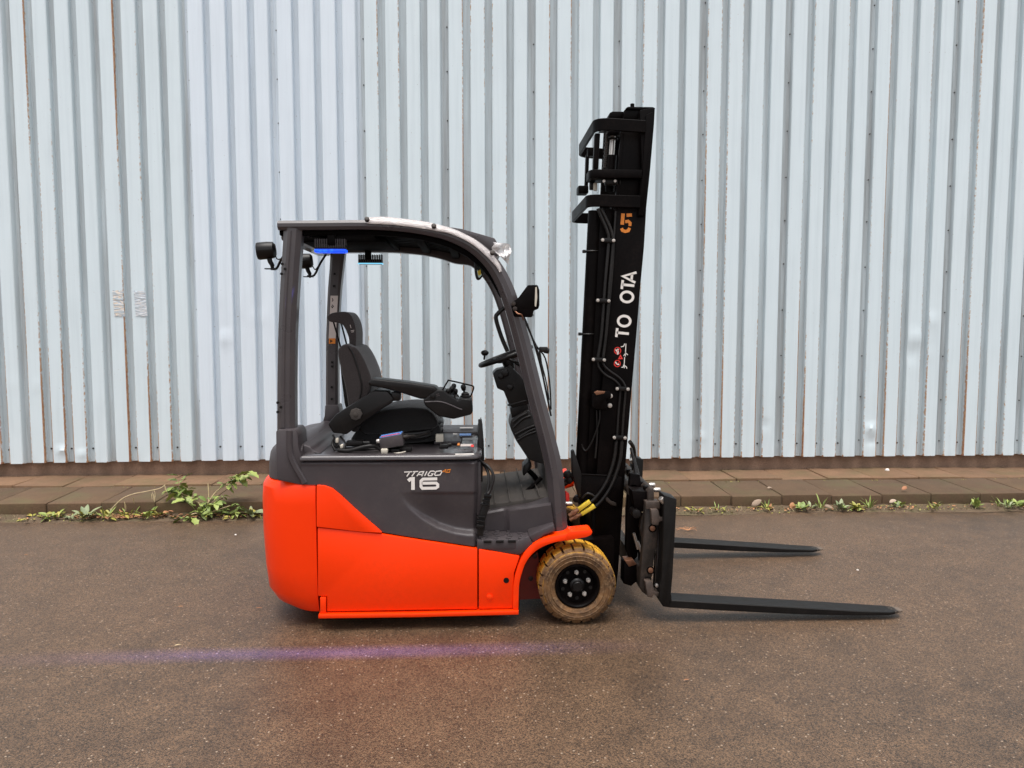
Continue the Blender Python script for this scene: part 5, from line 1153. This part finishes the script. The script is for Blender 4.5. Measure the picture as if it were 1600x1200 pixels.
# inner carriage, rollers and shift cylinder between mast and bar
cross('carriage_frame', xz([(985, 740), (1000, 742), (1004, 775), (1003, 800), (996, 870), (986, 880), (978, 860), (980, 800)], YM - .06), YM - .06, YM - .01, 'black_paint')
cross('carriage_frame', xz([(985, 740), (1000, 742), (1003, 800), (996, 870), (980, 860), (980, 800)], YMF - .05), YMF - .02, YMF + .03, 'black_paint')
cross('carriage_block', xz([(975, 880), (990, 876), (997, 884), (996, 908), (986, 916), (974, 912)], YM - .10), YM - .10, YM - .0, 'black_paint')
cross('carriage_block', xz([(988, 767), (1012, 768), (1011, 784), (1005, 800), (992, 798)], YB0 + .04), YB0 + .04, YB0 + .16, 'black_paint')
MB().prism(xz([(976, 876), (989, 874), (995, 882), (983, 886)], YM - .105), YM - .105, YM - .02, .004).build('wear_pad', 'copper_fitting', FL)
MB().cyl(P(992, 800, YB0 + .06), (0, 1, 0), .024, .10, 16, .004).build('valve', 'black_plastic', FL)
tube_a = [Vector((ub[0][0] - .055, YB0 + .2, ub[0][1] - .05)), Vector((ub[0][0] - .055, YB1 - .3, ub[0][1] - .05))]
MB().tube(tube_a, .036, 20).build('shift_cylinder', 'worn_steel', FL); MB().tube([tube_a[1], tube_a[1] + Vector((0, .25, 0))], .017, 16).build('cylinder_rod', 'bright_steel', FL)
for off in (0, 1, 2):
    hose([(986 + 4 * off, 700 + 14 * off, YM + .1), (992 + 3 * off, 730 + 10 * off, YM + .05), (997, 790 + 10 * off, YM - .02), (1001 - off, 850 + 6 * off, YM - .03), (999, 892, YM - .02)], .009, 'hose')
hose([(984, 690, YM + .2), (990, 700, YM + .25), (991, 720, YM + .3), (988, 745, YM + .3)], .012, 'hose')
MB().tube([P(990, 833, YM - .075), P(997, 858, YM - .075)], .009, 10).tube([P(996, 846, YM - .08), P(1002, 862, YM - .08)], .008, 10).build('cylinder_rod', 'bright_steel', FL)
cross('diagonal_brace', xz([(1004, 802), (1008, 805), (1012, 830), (1004, 842), (1000, 825)], YB0 + .05), YB0 + .05, YB0 + .09, 'worn_steel')
# ---- forks
def fork(pts_shank, blade_top, tip, Y, wd, label=None):
    """an L of forged steel: shank up the carriage, blade that thins to the tip"""
    m = MB(); up = xz(pts_shank, Y); m.prism(up, Y, Y + wd, .004)
    bt = xz(blade_top, Y); b = bmesh.new(); rings = []
    for i, ((xt, zt), (xb, zb), wk) in enumerate(zip(bt, xz(tip, Y), (1, 1, 1, 1, .86, .42))):
        c = Y + wd / 2; h = wd / 2 * wk; e = min(.004, (zt - zb) * .3)
        rings.append([(xt, c - h + e, zt), (xt, c + h - e, zt), (xt, c + h, zt - e), (xb, c + h, zb + e), (xb, c + h - e, zb), (xb, c - h + e, zb), (xb, c - h, zb + e), (xt, c - h, zt - e)])
    m.loft(rings); b.free()
    f = m.build('fork', 'fork_paint', FL, 35); return f
fk = fork([(1038, 774), (1057.5, 780), (1056, 810), (1051, 900), (1048.5, 928), (1050, 938), (1046, 949.5), (1036, 948), (1030, 938), (1033, 915), (1036, 850)],
     [(1046, 937.5), (1120, 942), (1250, 949.5), (1340, 955), (1392, 957.6), (1416, 957.4)], [(1046, 949.5), (1120, 954), (1250, 960.3), (1340, 962.3), (1392, 962.6), (1416, 960.4)], 4.03, .125)
MB().prism(xz([(1034, 782), (1044, 786), (1046, 800), (1040, 812), (1033, 806)], 4.06), 4.06, 4.12, .006).build('fork_latch', 'black_paint', fk); MB().cyl(P(1036, 783, 4.06), (-.6, -.3, .7), .015, .05, 14, .003).build('latch_pin', 'bright_steel', fk)
def far_pt(q, dy): v = P(*q, 4.03); return v
# the far fork is the same forging; it stands across the carriage
YFK = 5.16
fo = dup(fk, FL); fo.location = Vector((P(1290, 852, YFK).x - P(1416, 957, 4.03).x, YFK - 4.03, 0.012))
# lever-type rest that leans on the far shank
# ================================================================== WEEDS AND LITTER
def leaf_mesh(name, mat, L=1.0, W=.45, lobes=0, curl=.25, seed=0):
    r = random.Random(seed); b = bmesh.new(); n = 7; mid, lf, rt = [], [], []
    for i in range(n):
        t = i / (n - 1); wd = W / 2 * math.sin(math.pi * min(1, t * .92 + .06)) ** .8
        if lobes and i % 2 == 0 and 0 < i < n - 1: wd *= .62
        z = -curl * t * t * L * .5; c = Vector((t * L, 0, z)); mid.append(b.verts.new(c))
        if 0 < i < n - 1:
            fold = .35 * wd; lf.append(b.verts.new(c + Vector((-.06 * L * (lobes > 0), wd, fold)))); rt.append(b.verts.new(c + Vector((-.06 * L * (lobes > 0), -wd, fold + r.uniform(-.02, .02)))))
    for side in (lf, rt):
        b.faces.new((mid[0], mid[1], side[0])); b.faces.new((mid[-1], mid[-2], side[-1]))
        for i in range(len(side) - 1): b.faces.new((mid[i + 1], mid[i + 2], side[i + 1], side[i]))
    me = bpy.data.meshes.new(name); bmesh.ops.recalc_face_normals(b, faces=b.faces[:]); b.to_mesh(me); b.free(); me.materials.append(MATS[mat])
    me.polygons.foreach_set('use_smooth', [True] * len(me.polygons)); return me
LEAF = {k: [leaf_mesh('leaf', m_, 1, w_, lb, .3 + .3 * i, i) for i in range(3)] for k, m_, w_, lb in (('lobed', 'green_leaf', .62, 1), ('oval', 'green_leaf', .55, 0), ('grey', 'grey_leaf', .36, 0), ('yellow', 'yellow_leaf', .45, 0), ('thin', 'green_leaf', .12, 0), ('straw', 'straw', .12, 0))}
def loc_x(o): return o.location.x
def leaf(parent, kind, loc, yaw, pitch, size, roll=0.0, r=rnd):
    o = bpy.data.objects.new('leaf', r.choice(LEAF[kind])); COL.objects.link(o); size *= 1.25 if loc_x(parent) < 0 else .9; o.parent = parent
    o.location = loc; o.rotation_euler = (roll, -pitch, yaw); o.scale = (size, size, size); return o
YW = KERB_Y - .09
# the big branching weed at the kerb, its leaves one by one
c0 = P(318, 806, YW); BW = thing('branching_weed', (c0.x, YW, 0.01), 'tall branching green weed spreading over the kerb beside the truck rear', 'weed', 'weeds along the kerb')
def wl(px, py, Y): return P(px, py, Y) - BW.location
stems = [[(318, 806, YW), (322, 792, YW), (330, 778, YW + .02), (338, 768, YW + .06), (352, 758, YW + .10), (366, 748, YW + .12), (376, 741, YW + .14), (392, 737, YW + .14)],
         [(318, 806, YW), (312, 788, YW), (300, 778, YW + .06), (285, 772, YW + .10), (268, 768, YW + .12)], [(281, 772, YW + .10), (281, 758, YW + .12), (284, 748, YW + .12)],
         [(326, 785, YW + .02), (326, 770, YW + .05), (325, 756, YW + .08)], [(318, 806, YW), (330, 800, YW - .02), (345, 795, YW), (360, 790, YW + .02)], [(318, 806, YW), (306, 802, YW - .05), (294, 806, YW - .08)]]
m = MB()
for s_ in stems: m.tube([P(*q) for q in s_], .0045, 6, 4)
m.build('stem', 'straw', BW, 60)
r = random.Random(11)
def spray(pts, n, size, kind, jit=6):
    for k in range(n):
        q = pts[k % len(pts)]; leaf(BW, kind, wl(q[0] + r.uniform(-jit, jit), q[1] + r.uniform(-jit * .7, jit * .7), q[2] + r.uniform(-.05, .05)), r.uniform(0, 6.28), r.uniform(-.5, .6), size * r.uniform(.7, 1.25), r.uniform(-.6, .6), r)
spray([(268, 766, YW + .1), (275, 770, YW + .1), (288, 764, YW + .1), (284, 748, YW + .12), (278, 760, YW + .11), (292, 768, YW + .1), (286, 776, YW + .05)], 30, .085, 'lobed', 7)
spray([(352, 757, YW + .1), (366, 748, YW + .12), (374, 742, YW + .13), (378, 752, YW + .1), (390, 737, YW + .14), (360, 756, YW + .1)], 24, .085, 'lobed', 5)
spray([(312, 795, YW), (320, 790, YW), (326, 798, YW), (316, 803, YW - .03), (330, 788, YW)], 34, .065, 'oval', 7)
spray([(335, 780, YW + .03), (345, 776, YW + .05), (365, 791, YW), (350, 797, YW - .02), (343, 786, YW + .02), (372, 800, YW)], 24, .060, 'oval', 6)
spray([(292, 810, YW - .09), (302, 811, YW - .09), (285, 811, YW - .1)], 11, .075, 'lobed', 5)
spray([(312, 776, YW + .04), (304, 778, YW + .05)], 7, .05, 'oval', 4)
spray([(318, 806, YW - .05), (350, 812, YW - .08), (335, 808, YW - .05)], 10, .045, 'yellow', 7)
# the dry stalk that arches towards it
c0 = P(172, 797, YW); DS = thing('dry_stalk', (c0.x, YW, 0.01), 'long dry straw stalk arching from the kerb foot towards the branching weed', 'weed', 'weeds along the kerb')
m = MB(); m.tube([P(172, 797, YW), P(190, 780, YW + .02), (P(208, 772, YW + .05)), P(228, 768, YW + .08), P(250, 763, YW + .1), P(258, 757, YW + .12)], .0042, 6, 5); m.build('stem', 'straw', DS, 60)
for (x, y) in ((194, 783), (195, 786), (207, 776), (239, 768), (241, 770), (240, 765), (257, 757), (258, 760), (243, 772)): leaf(DS, 'straw', P(x, y, YW + .06) - DS.location, r.uniform(0, 6.28), -1.1, .055, 0, r)
# rosettes and tufts; each stands alone
def rosette(px, py, kind, n, size, label, up=.5, extra=None, rad=.01):
    c = P(px, py, YW); o = thing('weed', (c.x, YW + rnd.uniform(-.03, .04), .014), label, 'weed', 'weeds along the kerb')
    rr = random.Random(int(px * 7 + py))
    for k in range(n):
        a = 2 * math.pi * k / n + rr.uniform(-.4, .4)
        leaf(o, kind, (rad * math.cos(a) * rr.uniform(.2, 1.6), rad * math.sin(a) * rr.uniform(.2, 1.6), rr.uniform(0, .015)), a, rr.uniform(up - .4, up + .5), size * rr.uniform(.65, 1.2), rr.uniform(-.4, .4), rr)
    if extra:
        ex = extra if isinstance(extra, tuple) else (extra, 5)
        for k in range(ex[1]): leaf(o, ex[0], (rr.uniform(-.05, .05), rr.uniform(-.04, .03), rr.uniform(0, .02)), rr.uniform(0, 6.28), rr.uniform(.1, 1.1), size * .7, 0, rr)
    return o
rosette(393, 799, 'grey', 11, .10, 'grey green rosette with broad pointed leaves right behind the truck rear', .7, ('yellow', 5))
rosette(366, 803, 'oval', 7, .065, 'round leaved low weed between the branching weed and the grey rosette', .4)
rosette(136, 803, 'grey', 12, .085, 'grey green rosette in the middle of the bare stretch at far left kerb', .7, 'yellow')
rosette(82, 805, 'oval', 12, .06, 'yellow green low weed beside a yellow leaf at far left kerb', .5, ('yellow', 8), .04)
rosette(50, 806, 'yellow', 12, .045, 'sparse yellowish weed, outermost at the left end of the kerb', .3, None, .06)
rosette(110, 803, 'grey', 8, .06, 'small grey weed just left of the grey rosette on the bare stretch', .6)
rosette(166, 803, 'thin', 12, .09, 'grassy tuft at the root of the dry stalk', .9, ('yellow', 5), .03)
rosette(196, 802, 'thin', 14, .085, 'grassy tuft with yellow shoots right of the dry stalk root', .9, ('yellow', 6), .05)
rosette(232, 803, 'oval', 9, .07, 'green weed with drooping leaf beside reddish dead leaves', .8, ('thin', 6), .03)
rosette(245, 800, 'yellow', 9, .05, 'yellow green weed nestled in the reddish dead leaves', .5, None, .03)
rosette(1087, 793, 'yellow', 12, .05, 'low feathery weed just past the fork carriage', .5, ('thin', 8), .05)
rosette(1122, 793, 'thin', 14, .06, 'low spreading weed between the carriage and the pale upright leaf', .7, ('yellow', 5), .05)
rosette(1200, 789, 'thin', 10, .085, 'tiny upright weed just right of the pale upright leaf', 1.1, ('yellow', 5), .015)
rosette(1253, 790, 'oval', 8, .075, 'curled dark green weed beside the round brown leaf', .9, ('grey', 4), .02)
rosette(1270, 791, 'grey', 9, .075, 'grey green weed right of the curled dark weed', .8, None, .02)
rosette(1283, 790, 'thin', 12, .11, 'upright grassy tuft with long blades near the pale curled leaves', 1.1, None, .02)
rosette(1313, 793, 'grey', 12, .085, 'silvery rosette standing under the dark crack of the kerb', .8, ('oval', 4), .02)
rosette(1338, 793, 'yellow', 22, .065, 'dense bright yellow green rosette, the roundest on the right kerb', .6, ('oval', 10), .012)
rosette(1358, 792, 'thin', 14, .11, 'fan of thin green blades right of the dense bright rosette', 1.15, None, .015)
rosette(1402, 790, 'grey', 8, .06, 'small weed with a pale dead leaf leaning over it', .8, ('straw', 5), .02)
rosette(1412, 786, 'oval', 6, .07, 'single leafy shoot under the brown leaf on the kerb edge', 1.1, None, .01)
rosette(1458, 788, 'thin', 14, .07, 'small forked grassy tuft among dead leaf crumbs on the right', 1.0, ('yellow', 6), .02)
rosette(1526, 786, 'oval', 12, .08, 'tall thin weed with a flowering top right of the kerb joint', 1.2, ('thin', 10), .012)
rosette(1570, 786, 'thin', 20, .10, 'wide grassy weed clump near the right end of the kerb', 1.0, ('grey', 8), .05)
rosette(1592, 786, 'oval', 14, .08, 'leafy weed clump, outermost at the right end of the kerb', .9, ('thin', 8), .03)
# ground cover: moss, seedlings and crumbs, nobody could count them
def seedlings():
    m = MB(); r = random.Random(21)
    for _ in range(1500):
        x = r.uniform(-5, 6); dens = noise.noise(Vector((x * 1.4, 0, 2)))
        if dens < r.uniform(-.35, .4): continue
        y = KERB_Y - r.random() ** 1.6 * .17; a = r.uniform(0, 6.28); s = r.uniform(.008, .028); z = .012 + (.02 if y > KERB_Y - .05 else 0)
        d = Vector((math.cos(a), math.sin(a), r.uniform(.15, 1.2))).normalized() * s; n = Vector((-math.sin(a), math.cos(a), 0)) * s * .28; p = Vector((x, y, z - .01))
        vs = [m.bm.verts.new(q) for q in (p, p + d * .55 + n, p + d, p + d * .55 - n)]; m.bm.faces.new(vs)
    for _ in range(160):
        x = r.uniform(-5, 6); p = Vector((x, r.choice([7.12, 7.625, 7.12]) + r.uniform(-.012, .012), PAVE_Z - .004))
        for _ in range(4):
            a = r.uniform(0, 6.28); s = r.uniform(.006, .018); d = Vector((math.cos(a), math.sin(a), r.uniform(.3, 1))) * s; n = Vector((-math.sin(a), math.cos(a), 0)) * s * .3
            vs = [m.bm.verts.new(q) for q in (p, p + d * .5 + n, p + d, p + d * .5 - n)]; m.bm.faces.new(vs)
    return m.build('ground_cover', 'yellow_leaf')
tag(seedlings(), 'low yellow green moss and seedlings in the gutter', kind='stuff')
def litter():
    m = MB(); r = random.Random(31)
    for _ in range(700):
        x = r.choice([r.uniform(-5, 6), r.gauss(-2.95, .14), r.gauss(2.9, .8), r.gauss(-2.7, .4)]); y = KERB_Y - .01 - r.random() * .13; s = r.uniform(.006, .020); a = r.uniform(0, 6.28)
        u = Vector((math.cos(a), math.sin(a), r.uniform(-.3, .4))) * s; v = Vector((-math.sin(a), math.cos(a), r.uniform(-.2, .5))) * s * r.uniform(.3, .7); p = Vector((x, y, .020 + .01 * r.random()))
        m.bm.faces.new([m.bm.verts.new(q) for q in (p - u, p + v, p + u, p - v)])
    return m.build('leaf_crumbs', 'dry_leaf')
tag(litter(), 'reddish dead leaf crumbs lying along the kerb foot', kind='stuff')
def moss_blades():
    m = MB(); r = random.Random(41)
    for _ in range(420):
        x = r.uniform(-5, 6); p = Vector((x, KERB_Y - .02 - r.random() * .13, .012)); a = r.uniform(0, 6.28); s = r.uniform(.015, .05)
        d = Vector((math.cos(a) * .5, math.sin(a) * .3, r.uniform(.3, 1))).normalized() * s; n = Vector((.002, 0, 0))
        m.bm.faces.new([m.bm.verts.new(q) for q in (p - n, p + n, p + d)])
    return m.build('dry_grass', 'straw')
tag(moss_blades(), 'short dry grass blades between the weeds', kind='stuff')
# single fallen leaves
def flat_leaf(name, mat, size, W, loc, rot, label, cat='leaf', group='fallen leaves', curl=.5, seed=1):
    me = leaf_mesh(name, mat, 1, W, 0, curl, seed); o = bpy.data.objects.new(name, me); COL.objects.link(o); o.location = loc; o.rotation_euler = rot; o.scale = (size,) * 3
    sm = o.modifiers.new('thickness', 'SOLIDIFY'); sm.thickness = .012; return tag(o, label, cat, group)
q = P(1174, 790, KERB_Y - .04); flat_leaf('fallen_leaf', 'pale_leaf', .11, .44, q, (R(62), R(-28), R(5)), 'pale pinkish dead leaf standing upright against the kerb face', curl=.3)
q = P(1233, 790, KERB_Y - .03); flat_leaf('fallen_leaf', 'dry_leaf', .06, .9, q, (R(70), 0, 0), 'round reddish brown leaf leaning on the kerb', curl=.2, seed=2)
q = P(1287, 790, YW); flat_leaf('fallen_leaf', 'pale_leaf', .095, .4, q, (R(30), R(6), R(-8)), 'pale curled leaf lying among the grassy weeds', curl=.5, seed=3)
q = G(1424, 771, PAVE_Z + .02); flat_leaf('fallen_leaf', 'dry_leaf', .075, .45, (q.x, 6.62, PAVE_Z + .02), (R(40), R(-25), R(20)), 'orange brown leaf resting on the kerb edge', curl=.4, seed=4)
q = P(1398, 789, YW); flat_leaf('fallen_leaf', 'pale_leaf', .085, .4, q + Vector((-.05, 0, .02)), (R(40), R(-25), R(10)), 'pale dead leaf leaning over a small weed', curl=.7, seed=5)
q = G(1204, 762, PAVE_Z + .02); flat_leaf('fallen_leaf', 'pale_leaf', .055, .5, (q.x - .03, q.y, PAVE_Z + .017), (R(15), R(-8), R(15)), 'whitish leaf scrap lying on the kerb top', curl=.5, seed=6)
q = P(72, 803, YW); flat_leaf('fallen_leaf', 'yellow_leaf', .05, .7, q, (R(30), R(-10), 0), 'bright yellow leaf at the far left kerb foot', curl=.3, seed=7)
for k, (x, y) in enumerate(((262, 801), (254, 804), (186, 803), (160, 805), (240, 802), (1206, 793), (1462, 790))):
    q = P(x, y, YW); flat_leaf('fallen_leaf', 'dry_leaf', .05 + .008 * (k % 3), .55, q + Vector((0, .01 * k, .012)), (R(20 * (k % 3)), R(-8), R(50 * k)), ['larger orange dead leaf, rightmost in the reddish leaf pile', 'small red dead leaf near the middle of the reddish leaf pile', 'orange dead leaf under the grassy tuft by the dry stalk', 'orange dead leaf left of the dry stalk root', 'red dead leaf at the left side of the reddish leaf pile', 'pinkish dead leaf strip right of the pale upright leaf', 'orange crumbly leaf beside the forked grassy tuft'][k], seed=10 + k)
for k, (x, y, s_, a, lab) in enumerate(((278, 949, .03, 20, 'thin yellow leaf lying on the asphalt left of the truck'), (400, 951, .035, 10, 'small orange leaf just behind the truck rear'), (272, 1010, .035, 30, 'pale yellow twig leaf on the asphalt in front of the truck rear'), (1068, 1064, .03, 15, 'tiny red leaf on the asphalt below the forks'), (37, 868, .03, 5, 'orange fleck of leaf on the asphalt at far left'), (1476, 855, .02, 60, 'dark leaf fleck on the asphalt beyond the fork tips'), (1420, 856, .016, 0, 'smaller dark fleck on the asphalt beyond the far fork tip'))):
    q = G(x, y, .003); flat_leaf('fallen_leaf', 'dry_leaf' if k not in (2,) else 'straw', s_, .3, q + Vector((0, 0, .004)), (0, R(-6), R(a)), lab, curl=.3, seed=30 + k)
# pine needles behind the carriage
q = G(1075, 829, 0.004); m = MB(); rr = random.Random(4)
for k in range(9):
    a = rr.uniform(-.3, 3.4); L_ = rr.uniform(.05, .10); m.tube([(q.x, q.y, .006), (q.x + math.cos(a) * L_ * .6, q.y + math.sin(a) * L_, .02), (q.x + math.cos(a) * L_, q.y + math.sin(a) * L_ * 1.4, .006)], .0022, 4)
nd = m.build('pine_needles', 'dry_leaf', origin=(q.x, q.y, 0)); tag(nd, 'small orange tuft of pine needles beyond the fork shank', 'twig')
# little white stones
for k, (x, y, s_, z, lab) in enumerate(((1386, 735.5, .022, PAVE_Z + .015, 'white stone on the paving against the wall foot'), (1340, 891, .007, .004, 'tiny white pebble on the asphalt between the forks and right edge'), (368, 836, .008, .004, 'tiny white pebble on the asphalt behind the truck'))):
    q = G(x, y, z); b = bmesh.new(); bmesh.ops.create_icosphere(b, subdivisions=2, radius=s_)
    for v in b.verts: v.co *= 1 + .35 * noise.noise(v.co * (2 / s_) + Vector((k, 0, 0))); v.co.z *= .8
    mb = MB(); mb._take(b); o = mb.build('pebble', 'white_print', origin=(0, 0, 0)); o.location = (q.x, q.y, z + s_ * .3); tag(o, lab, 'stone')
